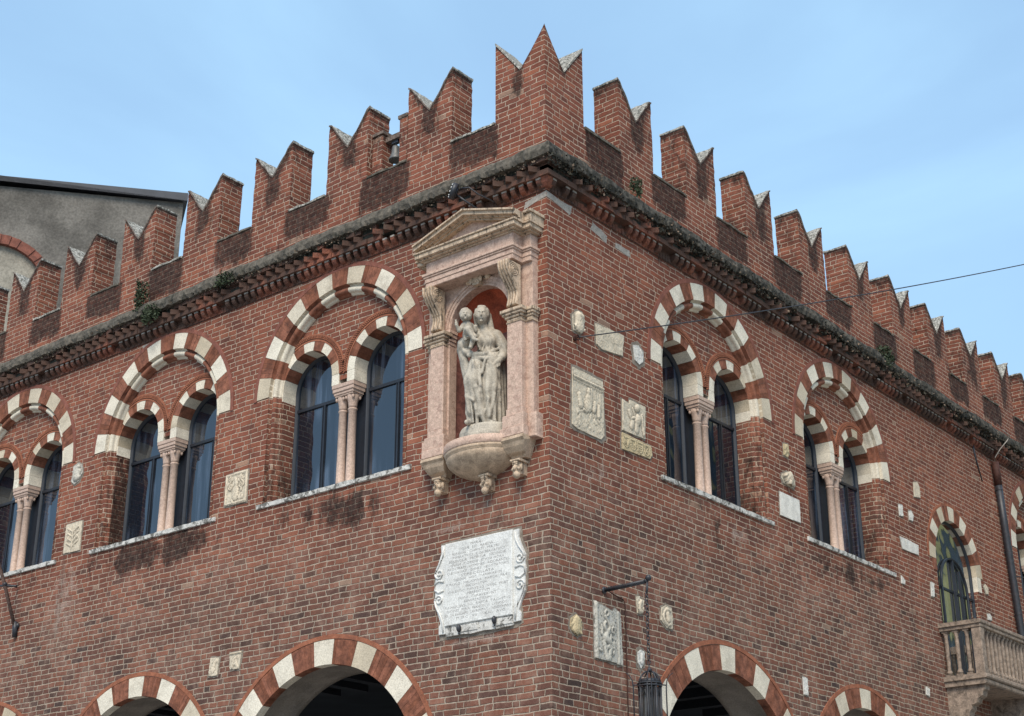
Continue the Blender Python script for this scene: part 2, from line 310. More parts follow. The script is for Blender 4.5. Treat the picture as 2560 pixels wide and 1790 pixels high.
    def ball(s, c, r, seg=10, m=0):
        rr = r if isinstance(r, tuple) else (r, r, r); g = []
        for i in range(1, seg):
            t = math.pi*i/seg
            g.append([s.V(c[0]+rr[0]*math.sin(t)*math.cos(2*math.pi*k/seg), c[1]+rr[1]*math.sin(t)*math.sin(2*math.pi*k/seg), c[2]-rr[2]*math.cos(t)) for k in range(seg)])
        b = s.V(c[0], c[1], c[2]-rr[2]); t_ = s.V(c[0], c[1], c[2]+rr[2])
        for k in range(seg):
            k2 = (k+1) % seg; s.F([b, g[0][k2], g[0][k]], m, True); s.F([t_, g[-1][k], g[-1][k2]], m, True)
            for A, B in zip(g, g[1:]): s.F([A[k], A[k2], B[k2], B[k]], m, True)
    def build(s, name, mats, parent=None, stain=None, label=None, recalc=False):
        me = bpy.data.meshes.new(name); f = XF[s.side]
        vs = [f(*p) for p in s.v]
        org = Vector(parent.get('_o', (0, 0, 0))) if parent is not None else Vector((0, 0, 0))
        me.from_pydata([(p[0]-org.x, p[1]-org.y, p[2]-org.z) for p in vs], [], s.f)
        if not isinstance(mats, (list, tuple)): mats = [mats]
        for m_ in mats: me.materials.append(m_)
        me.polygons.foreach_set('material_index', s.mi); me.polygons.foreach_set('use_smooth', s.smooth)
        if stain is not None or s.st:
            ca = me.color_attributes.new('stain', 'FLOAT_COLOR', 'POINT'); arr = np.zeros((len(s.v), 4), np.float32); arr[:, 3] = 1
            if stain is not None:
                for i, p in enumerate(s.v): arr[i, :3] = stain(s.side, *p)
            for i, c in s.st.items(): arr[i, :3] = c
            ca.data.foreach_set('color', arr.ravel())
        me.update()
        o = bpy.data.objects.new(name, me); COL.objects.link(o)
        if recalc:
            import bmesh
            bm = bmesh.new(); bm.from_mesh(me); bmesh.ops.recalc_face_normals(bm, faces=bm.faces); bm.to_mesh(me); bm.free()
        if parent is not None: o.parent = parent
        if label: o['label'] = label
        return o
def tag(o, label=None, cat=None, group=None, kind=None):
    if label: o['label'] = label
    if cat: o['category'] = cat
    if group: o['group'] = group
    if kind: o['kind'] = kind
    return o
def thing(name, loc, label, cat, group=None):
    o = bpy.data.objects.new(name, None); COL.objects.link(o); o.location = loc; o.empty_display_size = 0.2
    OR[o.name] = loc
    return tag(o, label, cat, group)
OR = {}
_build = MB.build
def build2(s, name, mats, parent=None, **kw):
    # parent may be an Empty away from the origin: store vertices relative to it
    root = parent
    while root is not None and root.parent is not None: root = root.parent
    off = OR.get(root.name, (0, 0, 0)) if root is not None else (0, 0, 0)
    f = XF[s.side]
    if off != (0, 0, 0):
        XF['_t'] = lambda u, d, z: tuple(a-b for a, b in zip(f(u, d, z), off)); sd = s.side
        st = kw.pop('stain', None)
        if st is not None:
            for i, p in enumerate(s.v): s.st.setdefault(i, st(sd, *p))
        s.side = '_t'
    return _build(s, name, mats, parent, **kw)
MB.build = build2

# ------------------------------------------------------------------ stains on the brickwork
WL = [-3.70, -7.50, -11.30]; WR = [3.86, 7.79, 16.25]
ML = [-2.47+0.0, -4.09, -5.71, -7.33, -8.95, -10.56, -12.17, -13.78]          # left edge of each merlon, width .83
MR = [1.70, 3.40, 5.13, 6.86, 8.58, 10.20, 11.74, 13.30, 14.87, 16.45, 18.05, 19.65, 21.25]
MW = 0.83
NT = [random.Random(99).random() for _ in range(1)]+[random.Random(k*7+1).random() for k in range(512)]
def vn(x):
    i = math.floor(x); f = x-i; f = f*f*(3-2*f); return NT[i % 512]*(1-f)+NT[(i+1) % 512]*f
def gs(x, c, w): return math.exp(-((x-c)/w)**2)
BLOB = {'L': [(-4.2, 7.45, 1.0, .28, 1.0), (-2.9, 7.35, .75, .25, .9), (-3.4, 7.2, .6, .2, .5), (-7.6, 7.45, 1.2, .28, 1.1), (-6.6, 7.45, .8, .2, .8), (-10.6, 7.5, .6, .2, .7),
              (-.87, 6.8, .16, .35, .75), (-1.6, 6.9, .15, .25, .4), (-.3, 6.9, .15, .25, .4), (-9.0, 8.4, .25, .8, .5), (-.05, 10.6, .15, .3, .5), (-5.1, 7.9, .2, .25, .4),
              (-3.0, 12.0, .5, .22, .6), (-5.2, 11.6, .35, .25, .7), (-.4, 4.9, .7, .3, .25), (-2.0, 5.2, 1.3, .2, .25), (-1.0, 5.15, .8, .14, .35)],
        'R': [(3.2, 7.5, .6, .16, .75), (3.75, 7.25, .12, .35, 1.0), (4.6, 7.35, .12, .35, 1.0), (4.9, 7.3, .08, .3, .8), (7.6, 7.4, 1.3, .22, .9), (8.6, 7.45, .8, .2, .7), (10.85, 6.5, .2, .9, .7),
              (.1, 10.6, .15, .2, .2), (12.6, 6.8, .3, .6, .3), (14.8, 10.6, .8, .35, .6), (6.3, 5.1, .5, .3, .2)]}
PALE = {'L': [(-6.2, 7.0, 1.2, .5, .45), (-9.5, 7.2, .6, .9, .55), (-7.8, 6.2, 2.0, .5, .3), (-2.6, 6.5, .4, .15, .5), (-1.6, 6.75, .5, .1, .5), (-.9, 6.95, .7, .2, .45), (-1.1, 5.3, .8, .08, .75),
              (-.3, 5.9, .1, .5, .3), (-11.0, 6.5, 1.2, .8, .3), (-6.4, 11.75, .5, .25, .6), (-5.6, 5.7, .35, .2, .5), (-1.7, 6.0, .12, .6, .3), (-.05, 7.2, .12, 1.0, .2), (-9.3, 10.4, .7, .5, .35)],
        'R': [(1.0, 7.4, .8, .4, .5), (2.4, 7.2, .6, .3, .4), (4.3, 7.3, .6, .2, .6), (6.5, 6.8, 1.6, .5, .35), (9.4, 6.8, .9, .7, .4), (5.0, 6.4, 1.5, .5, .25), (1.3, 5.0, 1.0, .5, .3), (13.2, 9.2, .5, .8, .45),
              (14.9, 7.5, .8, .8, .4), (11.2, 5.9, .5, .5, .5), (1.1, 5.9, .4, .14, .4), (2.0, 4.9, .6, .3, .3), (8.4, 6.1, 1, .3, .3)]}
def stain(side, u, d, z):
    s = 0.0; p = 0.0
    for (cu, cz, wu, wz, a) in BLOB[side]: s += .58*a*gs(u, cu, wu)*gs(z, cz, wz)*(0.25+1.1*vn(u*5.3+40)+.55*vn(u*14.7+90)*(1.3-min(1, max(0, (7.6-z)))))
    for (cu, cz, wu, wz, a) in PALE[side]: p += a*gs(u, cu, wu)*gs(z, cz, wz)
    if z > 11.4:
        E = ML if side == 'L' else MR
        for e in E:
            # dark crust on the low wall in every gap between merlons
            g0, g1 = (e+MW, e+MW+0.79)
            if side == 'L' and e == ML[0]: g1 = -0.86
            c = (g0+g1)/2; hw = (g1-g0)/2
            if abs(u-c) < hw+0.12:
                rnd = math.sin(e*12.9)*0.5+0.5
                k = min(1.0, max(0.0, (hw+0.12-abs(u-c))/0.14))
                s += k*(0.75+0.35*rnd)*min(1, max(0, (z-11.62-0.12*rnd)/0.22))*(1.0 if side == 'R' else 0.92)
        if side == 'R' and 0.84 < u < 1.72: s += 0.85*min(1, max(0, (z-11.6)/0.3))
        s += 0.22*gs(z, 11.5, 0.18)
    if z > 11.5:
        s += 0.10+0.10*math.sin(u*1.3)
    lowb = min(1.0, max(0.0, (7.9-z)/1.6))
    if side == 'R': lowb = min(1.0, max(0.0, (8.1-z)/1.6))
    if 10.9 < z < 11.35: s += 0.25*(0.5+0.5*math.sin(u*2.3+1)) + (0.15 if side == 'R' else 0.0)
    return (min(s, 1.3), min(p, 1.2), lowb)

# ------------------------------------------------------------------ the palace
pal = thing('brick_palace', (0, 0, 0), 'red brick medieval palace with swallowtail battlements and striped twin arched windows', 'building')
RO, RI, RT = 1.61, 1.36, 1.675; ZS = 9.33; SILL = 7.74
def uniq(a): return sorted(set(round(x, 4) for x in a))
def wall(side, u0, u1, holes, arches, name):
    us = list(np.arange(u0, u1+1e-6, 0.12)); zs = list(np.arange(0, 4.0, 0.5))+list(np.arange(4.0, 12.28, 0.11))+[12.28]
    us = [x for x in us if abs(x-u1) > 0.05]+[u1]
    for (a, b, z0, z1) in holes: us += [a, b]; zs += [z0, z1]
    us = [x for x in uniq(us) if u0-1e-6 <= x <= u1+1e-6]; zs = uniq(zs)
    m = MB(side); idx = {}
    def vid(i, k):
        if (i, k) not in idx: idx[(i, k)] = m.V(us[i], 0, zs[k])
        return idx[(i, k)]
    for i in range(len(us)-1):
        for k in range(len(zs)-1):
            cu, cz = (us[i]+us[i+1])/2, (zs[k]+zs[k+1])/2; hole = False
            for (a, b, z0, z1) in holes:
                if a < cu < b and z0 < cz < z1: hole = True
            for (au, azz, r) in arches:
                if (cu-au)**2+(cz-azz)**2 < r*r and cz > azz: hole = True
            if not hole: m.F([vid(i, k), vid(i+1, k), vid(i+1, k+1), vid(i, k+1)])
    return m.build(name, M['brick'], pal, stain=stain)
UL, UR = -16.0, 24.0
hL = [(c-RI-0.001, c+RI+0.001, SILL, ZS) for c in WL]+[(-1.54, -0.50, 7.7, 9.4)]
aL = [(c, ZS, 1.50) for c in WL]+[(-1.02, 9.37, 0.54)]
LA = [(-3.70, 3.62, 1.71, 2.03), (-7.52, 3.72, 1.62, 1.90), (-11.35, 3.66, 1.66, 1.96)]
RA = [(3.83, 3.56, 1.80, 2.13), (7.78, 3.68, 1.68, 1.97), (11.75, 3.62, 1.68, 1.97), (15.7, 3.62, 1.68, 1.97)]
for (c, z0, ri, ro) in LA:
    aL.append((c, z0, (ri+ro)/2+0.02)); hw = ri; hL.append((c-hw, c+hw, 0, z0+0.001))
hR = [(c-RI-0.001, c+RI+0.001, SILL, ZS) for c in WR]+[(11.83-0.86, 11.83+0.86, 6.25, 8.33)]
aR = [(c, ZS, 1.50) for c in WR]+[(11.83, 8.33, 0.98)]
for (c, z0, ri, ro) in RA:
    aR.append((c, z0, (ri+ro)/2+0.02)); hR.append((c-ri, c+ri, 0, z0+0.001))
wl = wall('L', UL, 0.0, hL, aL, 'wall'); wr = wall('R', 0.0, UR, hR, aR, 'wall')
# back of the parapet, roof and inner shell
sh = MB('W')
sh.box(UL, -0.42, 0.40, 0.42, 11.0, 12.279); sh.box(-0.42, -0.40, 0.42, UR, 11.0, 12.279)
sh.build('parapet_back', M['brick'], pal)
tp = MB('W'); tp.F([tp.V(UL, 0.0, 12.28), tp.V(-0.42, 0.0, 12.28), tp.V(-0.42, 0.42, 12.28), tp.V(UL, 0.42, 12.28)])
tp.F([tp.V(-0.42, 0.0, 12.28), tp.V(0, 0, 12.28), tp.V(0, UR, 12.28), tp.V(-0.42, UR, 12.28)])
tp.build('parapet_top', M['capd'], pal)
rf = MB('W'); rf.box(UL, -0.45, 0.45, 24.0, 11.3, 11.42); rf.build('roof', M['soffit'], pal)
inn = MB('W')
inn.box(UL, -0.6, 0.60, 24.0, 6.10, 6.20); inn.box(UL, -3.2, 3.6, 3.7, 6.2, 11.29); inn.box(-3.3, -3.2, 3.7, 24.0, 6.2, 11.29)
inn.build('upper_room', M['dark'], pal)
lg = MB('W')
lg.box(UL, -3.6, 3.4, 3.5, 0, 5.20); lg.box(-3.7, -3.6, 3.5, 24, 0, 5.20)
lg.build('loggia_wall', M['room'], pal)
lc = MB('W'); lc.box(UL, -0.05, 0.05, 24.0, 5.95, 6.0)
for k in range(26):
    x = -0.9-k*0.6; lc.box(x-0.09, x+0.09, 0.7, 3.4, 5.72, 5.95)
    y = 0.9+k*0.9; lc.box(-3.6, -0.7, y-0.09, y+0.09, 5.73, 5.94) if y > 3.5 else None
lc.build('loggia_ceiling', M['dark'], pal)

# merlons -----------------------------------------------------------
def hm(t, w=MW, tip=13.48, notch=12.955):
    x = abs(t-w/2)/(w/2); x = min(1.0, x); return notch+(tip-notch)*(0.93*x+0.07*x*x) if x < 0.97 else notch+(tip-notch)*(0.97-0.1*(x-0.97)/0.03*0.3)
def merlon(side, e, zt=0.0, tilt=0.0):
    m = MB(side); n = 16; rows = 15; T = 0.42; z0 = 12.28
    us = [MW*k/n for k in range(n+1)]; nt_, bl, br_ = 12.955+random.uniform(-.03, .03), random.uniform(0, .05), random.uniform(0, .05)
    hs = [min(hm(t, notch=nt_)+zt+tilt*(t-MW/2)+random.uniform(-.012, .012), 13.48+zt-(bl if t < MW/2 else br_)) for t in us]
    rs = int(abs(e)*10) % 7
    sd = math.sin(e*7.7)*0.5+0.5
    def st(u, z):
        dn = 12.955-z
        a = 0.0
        if dn > -0.3:
            a += (0.7+0.5*sd)*gs(u-e, MW*(0.48+0.08*sd), 0.10+0.08*max(0, dn))*max(0.0, 1.0-max(0, dn)/(0.35+0.3*sd))
        top = hm(u-e)-z
        a += 0.55*math.exp(-top/0.07)
        return (a*1.25+0.16+0.14*sd+.22*vn(u*6+z*1.3)*vn(z*3.1+u), 0.1, 0.0)
    jl = [random.uniform(-.010, .010) for _ in range(rows+1)]; jr = [random.uniform(-.010, .010) for _ in range(rows+1)]
    gf, gb = [], []
    for i, (t, h) in enumerate(zip(us, hs)):
        cf, cb = [], []
        for k in range(rows+1):
            z = z0+(h-z0)*k/rows; j = jl[k] if i == 0 else (jr[k] if i == n else 0)
            if k == 0: j = 0
            cf.append(m.V(e+t+j, 0, z, st(e+t, z))); cb.append(m.V(e+t+j, T, z, st(e+t, z)))
        gf.append(cf); gb.append(cb)
    for i in range(n):
        for k in range(rows):
            m.F([gf[i][k], gf[i+1][k], gf[i+1][k+1], gf[i][k+1]]); m.F([gb[i+1][k], gb[i][k], gb[i][k+1], gb[i+1][k+1]])
        m.F([gf[i][rows], gf[i+1][rows], gb[i+1][rows], gb[i][rows]], 1)
    for k in range(rows):
        m.F([gb[0][k], gf[0][k], gf[0][k+1], gb[0][k+1]]); m.F([gf[n][k], gb[n][k], gb[n][k+1], gf[n][k+1]])
    lean = random.uniform(-.014, .014)
    m.v = [(u+lean*(z-12.28), d, z) for (u, d, z) in m.v]
    o = m.build('merlon', [M['brick'], M['capd']], pal)
    # stone capping on the two slopes
    c = MB(side)
    for half in (0, 1):
        pts = []
        rngk = range(0, n//2+1) if half == 0 else range(n//2, n+1)
        top = []; bot = []
        for k in rngk:
            t = us[k]; h = hs[k]; ov = 0.012 if k in (0, n) else 0
            bot.append((e+t+(-ov if k == 0 else ov), h+0.001)); top.append((e+t+(-ov if k == 0 else ov), h+0.026+random.uniform(0, .012)))
        nd = 6; G = []
        for q in range(nd+1):
            d = -0.012+(T+0.024)*q/nd; jz = random.uniform(-.006, .006)
            G.append([[c.V(p[0], d+random.uniform(-.004, .004), p[1]) for p in bot], [c.V(p[0], d+random.uniform(-.004, .004), p[1]+jz+random.uniform(-.005, .005)) for p in top]])
        for q in range(nd):
            A, B = G[q], G[q+1]
            for k in range(len(top)-1):
                c.F([A[1][k], A[1][k+1], B[1][k+1], B[1][k]]); c.F([A[0][k+1], A[0][k], B[0][k], B[0][k+1]])
            c.F([A[0][0], A[1][0], B[1][0], B[0][0]]); c.F([A[1][-1], A[0][-1], B[0][-1], B[1][-1]])
        for k in range(len(top)-1):
            c.F([G[0][0][k], G[0][0][k+1], G[0][1][k+1], G[0][1][k]], 1); c.F([G[nd][0][k+1], G[nd][0][k], G[nd][1][k], G[nd][1][k+1]], 1)
    c.v = [(u+lean*(z-12.28), d, z) for (u, d, z) in c.v]
    c.build('capping', [M['cap'], M['capd']], o)
    return o
for e in ML: merlon('L', e, random.uniform(-.012, .012))
for e in MR: merlon('R', e, random.uniform(-.012, .012), random.uniform(-.02, .02))
# corner merlon with three tips
def hcorner(t):      # t = distance from the corner
    x = t/0.85
    if x <= 0.5: return 13.50-(13.50-12.94)*(x/0.5)**0.92 if x > 0.02 else 13.50
    return 12.94+(13.50-12.94)*((x-0.5)/0.5)
cm = MB('W'); n = 24; T = 0.42; rows = 14; z0 = 12.28
ts = sorted(set([0.85*k/n for k in range(n+1)]+[T]))
def cst(t, z, lt): 
    return (0.9*gs(t, 0.47 if lt else 0.42, 0.13)*gs(z, 12.75 if lt else 12.95, 0.25)*(1.0 if lt else 0.5)+0.5*math.exp(-max(0, hcorner(t)-z)/0.07)+0.3*max(0, (z-13.3)/0.2), 0.1, 0)
for lt in (True, False):
    G = []
    for t in ts:
        h = hcorner(t); jj = 0
        G.append([cm.V(*((-t, 0, z0+(h-z0)*k/rows) if lt else (0, t, z0+(h-z0)*k/rows)), cst(t, z0+(h-z0)*k/rows, lt)) for k in range(rows+1)])
    for a, b in zip(G, G[1:]):
        for k in range(rows):
            q = [b[k], a[k], a[k+1], b[k+1]]; cm.F(q if lt else q[::-1])
    # wing beyond the corner block: back, top, end
    wing = [t for t in ts if t >= T-1e-6]
    bk = [[cm.V(*((-t, T, z) if lt else (-T, t, z)), cst(t, z, lt)) for z in (z0, hcorner(t))] for t in wing]
    fr = [cm.V(*((-t, 0, hcorner(t)) if lt else (0, t, hcorner(t)))) for t in wing]
    for i in range(len(wing)-1):
        cm.F([bk[i][0], bk[i+1][0], bk[i+1][1], bk[i][1]]); cm.F([fr[i], fr[i+1], bk[i+1][1], bk[i][1]], 1)
    fb = cm.V(*((-0.85, 0, z0) if lt else (0, 0.85, z0))); cm.F([fb, fr[-1], bk[-1][1], bk[-1][0]])
cb = [t for t in ts if t <= T+1e-6]
Gt = [[cm.V(-a, b, min(hcorner(a), hcorner(b))) for b in cb] for a in cb]
for i in range(len(cb)-1):
    for k in range(len(cb)-1): cm.F([Gt[i][k], Gt[i+1][k], Gt[i+1][k+1], Gt[i][k+1]], 1)
cmo = cm.build('merlon', [M['brick'], M['capd']], pal, label='three pointed merlon on the corner of the building', recalc=False)
cc = MB('W')
for lt in (True, False):
    # capping of outer slopes only
    pts = [0.43+0.42*k/8 for k in range(9)]
    for a, b in zip(pts, pts[1:]):
        h0, h1 = hcorner(a)+0.003, hcorner(b)+0.003
        q = [(-0.012, a, h0), (-0.012, b, h1), (T+.012, b, h1), (T+.012, a, h0)]
        lo = [cc.V(-p[1], p[0], p[2]) if lt else cc.V(-p[0], p[1], p[2]) for p in q]
        hi = [cc.V(-p[1], p[0], p[2]+.03+random.uniform(0, .008)) if lt else cc.V(-p[0], p[1], p[2]+.03+random.uniform(0, .008)) for p in q]
        cc.F(hi)
        for k in range(4): cc.F([lo[k], lo[(k+1) % 4], hi[(k+1) % 4], hi[k]])
cc.build('capping', [M['cap']], cmo, recalc=True)
# worn coping in the gaps
for side, E in (('L', ML), ('R', MR)):
    for i, e in enumerate(E):
        g0 = e+MW+0.01; g1 = e+MW+(0.78 if i or side == 'R' else 0.77)
        if side == 'L' and i == 0: g0, g1 = -1.63, -0.87
        if side == 'R' and i == len(E)-1: break
        if side == 'R': g1 = E[i+1]-0.01
        if side == 'L' and i > 0: g1 = E[i-1]-0.01
        c = MB(side); n = 8
        G = []
        for k in range(n+1):
            u = g0+(g1-g0)*k/n; j = random.uniform(-.008, .010); dj = random.uniform(-.012, .012)
            G.append([c.V(u, -0.018+dj, 12.262+j*.4), c.V(u, -0.018+dj, 12.292+j), c.V(u, 0.40, 12.30+j), c.V(u, 0.40, 12.262)])
        for a, b in zip(G, G[1:]):
            for q in range(4): c.F([a[q], b[q], b[(q+1) % 4], a[(q+1) % 4]])
        c.F(G[0]); c.F(G[-1][::-1])
        c.build('coping', M['ledge'] if side == 'R' or i % 2 else M['cap'], pal, recalc=True)
cp = MB('R'); cp.box(0.86, 1.69, -0.02, 0.4, 12.262, 12.30, j=.006); cp.build('coping', M['ledge'], pal)

# cornice -----------------------------------------------------------
def ledge(side, u0, u1):
    m = MB(side); n = int((u1-u0)/0.05); G = []
    ph = rng.random(8)*6
    for k in range(n+1):
        u = u0+(u1-u0)*k/n
        f = 0.012*math.sin(u*3+ph[0])+0.010*math.sin(u*9+ph[1])+random.uniform(-.009, .009)
        hang = random.uniform(0, .03) if side == 'L' else random.uniform(0, .05)
        mi = min(abs(u), 1.0)
        off = [0.0, 0.10, 0.19+f*.5, 0.225+f, 0.232+f, 0.215+f+random.uniform(-.02, .015), 0.12, 0.0]
        zz = [11.585, 11.565+f*.3, 11.54+f*.4, 11.50+f*.5, 11.42+f*.5, 11.362-hang*.5, 11.36-hang*.2, 11.36]
        # mitre at the corner
        G.append([m.V((u if not (side == 'L' and k == n) and not (side == 'R' and k == 0) else (o_ if side == 'L' else -o_)), -o_, z) for o_, z in zip(off, zz)] if 0 < k < n or abs(u) > 0.1 else
                 [m.V(o_ if side == 'L' else -o_, -o_, z) for o_, z in zip([0, .10, .19, .225, .232, .215, .12, 0], [11.585, 11.565, 11.54, 11.50, 11.42, 11.362, 11.36, 11.36])])
    for a, b in zip(G, G[1:]):
        for q in range(len(a)-1): m.F([a[q], a[q+1], b[q+1], b[q]], 0, False)
    return m.build('ledge', M['ledge'] if side == 'L' else M['ledger'], pal)
ledge('L', UL, 0.0); ledge('R', 0.0, UR)
def corbels(side, u0, u1, sgn):
    m = MB(side)
    # backing course, band, sawtooth, dentils, soldier course (all set out from the corner)
    L_ = abs(u1-u0)
    def bx(a, b, o, z0, z1, mm=0, j=0.004): m.box(min(a, b), max(a, b), -o, 0.02, z0, z1, mm, j)
    # plain courses between the ledge and the teeth
    # sawtooth
    k = 0; x = 0.02 if side == 'R' else 0.02
    while x < L_:
        p = 0.198; r = random.random(); lost = 0.10 if side == 'L' else 0.18
        if r > lost:
            a = sgn*x; b = sgn*(x+p*0.92); c = sgn*(x+p*0.46+random.uniform(-.01, .01)); o = 0.215+random.uniform(-.02, .012)
            P = [(a, -0.10), (c, -o), (b, -0.10)]
            if sgn < 0: P = P[::-1]
            z0, z1 = 11.185+random.uniform(-.004, .004), 11.262
            lo = [m.V(q[0], q[1], z0) for q in P]; hi = [m.V(q[0], q[1], z1) for q in P]
            m.F(lo[::-1]); m.F(hi)
            for i in range(3): m.F([lo[i], lo[(i+1) % 3], hi[(i+1) % 3], hi[i]])
        x += p
    # solid courses in short lengths
    x = 0.0
    while x < L_:
        p = random.uniform(0.22, 0.30)
        st_ = (0 if side == 'L' else 0)
        a, b = sgn*(x), sgn*min(L_, x+p-0.008)
        if x == 0: a = sgn*-0.10
        bx(a, b, 0.11+random.uniform(-.006, .006), 11.262, 11.285)
        if x == 0: a = sgn*-0.135
        if random.random() > (0.03 if side == 'L' else 0.08): bx(a, b, 0.140+random.uniform(-.010, .008), 11.115, 11.185, 0)
        x += p
    bx(sgn*-0.10, sgn*L_, 0.10, 11.18, 11.362, 2, 0)
    x = 0.0
    while x < L_:
        p = random.uniform(0.10, 0.26)
        if random.random() > (0.22 if side == 'L' else 0.30):
            a, b = (sgn*-0.17 if x == 0 else sgn*x), sgn*min(L_, x+p-0.012)
            bx(a, b, 0.165+random.uniform(-.035, .025), 11.287+random.uniform(-.004, .01), 11.355, 0, 0.008)
        x += p
    bx(sgn*-0.012, sgn*L_, 0.012, 10.965, 11.12, 0, 0)
    # dentils: pale top, red rounded body
    x = 0.05 if side == 'R' else 0.05
    while x < L_:
        if random.random() > (0.04 if side == 'L' else 0.12):
            c = sgn*x; wd = 0.036+random.uniform(-.004, .004); t = random.uniform(-.006, .006)
            prof = [(-0.012, 10.992+t), (-0.035, 10.998+t), (-0.075, 11.02+t), (-0.098, 11.05+t), (-0.104, 11.085), (-0.104, 11.112), (-0.012, 11.112)]
            m.extu(prof, c-wd, c+wd, 0)
            m.extu([(-0.1065, 11.088), (-0.1065, 11.113), (-0.09, 11.1135), (-0.09, 11.088)], c-wd-.002, c+wd+.002, 1)
        x += 0.1425
    # soldier bricks under the dentils
    x = 0.0
    while x < L_:
        bx(sgn*(x+0.006), sgn*(x+0.066), 0.022+random.uniform(-.003, .003), 10.975, 11.05+random.uniform(-.01, .03), 0, 0.0015)
        x += 0.0712
    def st2(sd, u, d, z):
        v = 0.62+0.35*math.sin(u*1.7+2)*math.sin(u*0.61+1)+0.35*math.sin(u*5.1)
        if z > 11.18: v += 0.3
        if z > 11.1: v += 0.15
        if side == 'R': v += 0.05+0.12*min(1, abs(u)/8)
        if side == 'L' and u < -7.0: v += 0.3
        return (max(0, v), 0.12, 0.15 if side == 'L' else 0.5)
    m.build('corbel_table', [CB, M['grout'], M['mossd']], pal, stain=st2)
g_ = NG('corbel_brick'); at_ = g_.attr('stain'); sa_ = g_.n('ShaderNodeSeparateColor'); g_.l(at_.outputs['Color'], sa_.inputs[0])
a_ = g_.noise(9, 4); b_ = g_.noise(40, 4, .65); cc_ = g_.noise(6, 6, .75, dist=.5)
c_ = g_.mix(g_.ss(a_.outputs[0], .3, .7), (0.150, 0.056, 0.038), (0.235, 0.086, 0.052))
c_ = g_.mix(g_.M('MULTIPLY', g_.ss(cc_.outputs[0], .5, .7), .5), c_, (0.34, 0.23, 0.18))
c_ = g_.mix(0.7, c_, g_.mix(g_.ss(b_.outputs[0], .3, .7), (.6, .6, .6), (1.3, 1.3, 1.3)), 'MULTIPLY')
pr_ = g_.ss(g_.M('ADD', sa_.outputs[0], g_.M('MULTIPLY', g_.M('SUBTRACT', cc_.outputs[0], .5), 1.6)), .35, 1.0)
c_ = g_.mix(g_.M('MULTIPLY', pr_, .8), c_, (0.045, 0.035, 0.028))
g_.l(c_, g_.b.inputs['Base Color']); g_.b.inputs['Roughness'].default_value = .92; g_.l(g_.bump(b_.outputs[0], .008), g_.b.inputs['Normal'])
CB = g_.m
corbels('L', 0, UL, -1); corbels('R', 0, UR, 1)
m = MB('W')
for (o0, o1, z0_, z1_) in ((.02, .02, 10.965, 11.0), (.05, .085, 10.995, 11.04), (.085, .105, 11.04, 11.112)):
    a = [m.V(-.04, .04, z0_), m.V(-.04, -o0, z0_), m.V(o0, -o0, z0_), m.V(o0, .04, z0_)]; b = [m.V(-.04, .04, z1_), m.V(-.04, -o1, z1_), m.V(o1, -o1, z1_), m.V(o1, .04, z1_)]
    m.F(a[::-1]); m.F(b)
    for k in range(4): m.F([a[k], a[(k+1) % 4], b[(k+1) % 4], b[k]])
m.build('corner_corbel', CB, pal, stain=lambda sd, u, d, z: (.2, 0, 0), recalc=True)
# mortar patches just under the cornice
def patch(side, poly, name='mortar_patch', mat='grout', d=-0.004):
    m = MB(side); q = []
    for a, b in zip(poly, poly[1:]+poly[:1]):
        for k in range(4): q.append((a[0]+(b[0]-a[0])*k/4+random.uniform(-.008, .008), a[1]+(b[1]-a[1])*k/4+random.uniform(-.006, .006)))
    m.ext(q, d, 0.01); return m.build(name, M[mat], pal)
patch('L', [(-0.36, 10.80), (0.0, 10.88), (0.0, 10.965), (-0.34, 10.90)])
patch('R', [(0.004, 10.88), (0.5, 10.80), (0.55, 10.95), (0.3, 10.93), (0.004, 10.96)])
patch('R', [(0.95, 10.78), (1.3, 10.70), (1.32, 10.82), (1.0, 10.90)]); patch('R', [(1.5, 10.72), (1.85, 10.70), (1.85, 10.80), (1.52, 10.80)])
patch('L', [(-8.12, 10.80), (-7.7, 10.84), (-7.35, 10.93), (-7.7, 10.96), (-8.14, 10.95)])

# ------------------------------------------------------------------ striped arches
def stripes(n, first_white=True):
    def f(a):
        k = int(a/(180.0/n)); return 1 if (k % 2 == 0) else 0
    return f
def ringv(m, cu, cz, r0, r1, d0, d1, bounds, seg=3, gap=0.12, mats=(0, 1), startw=True):
    bounds = [bounds[0]]+[x+random.uniform(-.6, .6) for x in bounds[1:-1]]+[bounds[-1]]
    for i, (a, b) in enumerate(zip(bounds, bounds[1:])):
        wv = (i % 2 == 0) == startw
        j = random.uniform(-.002, .0)
        if wv: m.ring(cu, cz, r0, r1, d0+j-0.0015, d1, a+gap, b-gap, seg, mats[1])
        else:
            nb = 4 if r1-r0 > .2 else 2; w_ = (b-a-2*gap)/nb
            for q in range(nb): m.ring(cu, cz, r0+(.0 if q % 2 else .002), r1, d0+j-random.uniform(0, .0035)+.0015, d1, a+gap+q*w_+(.12 if q else 0), a+gap+(q+1)*w_, 2, mats[0] if random.random() < .7 else mats[0])
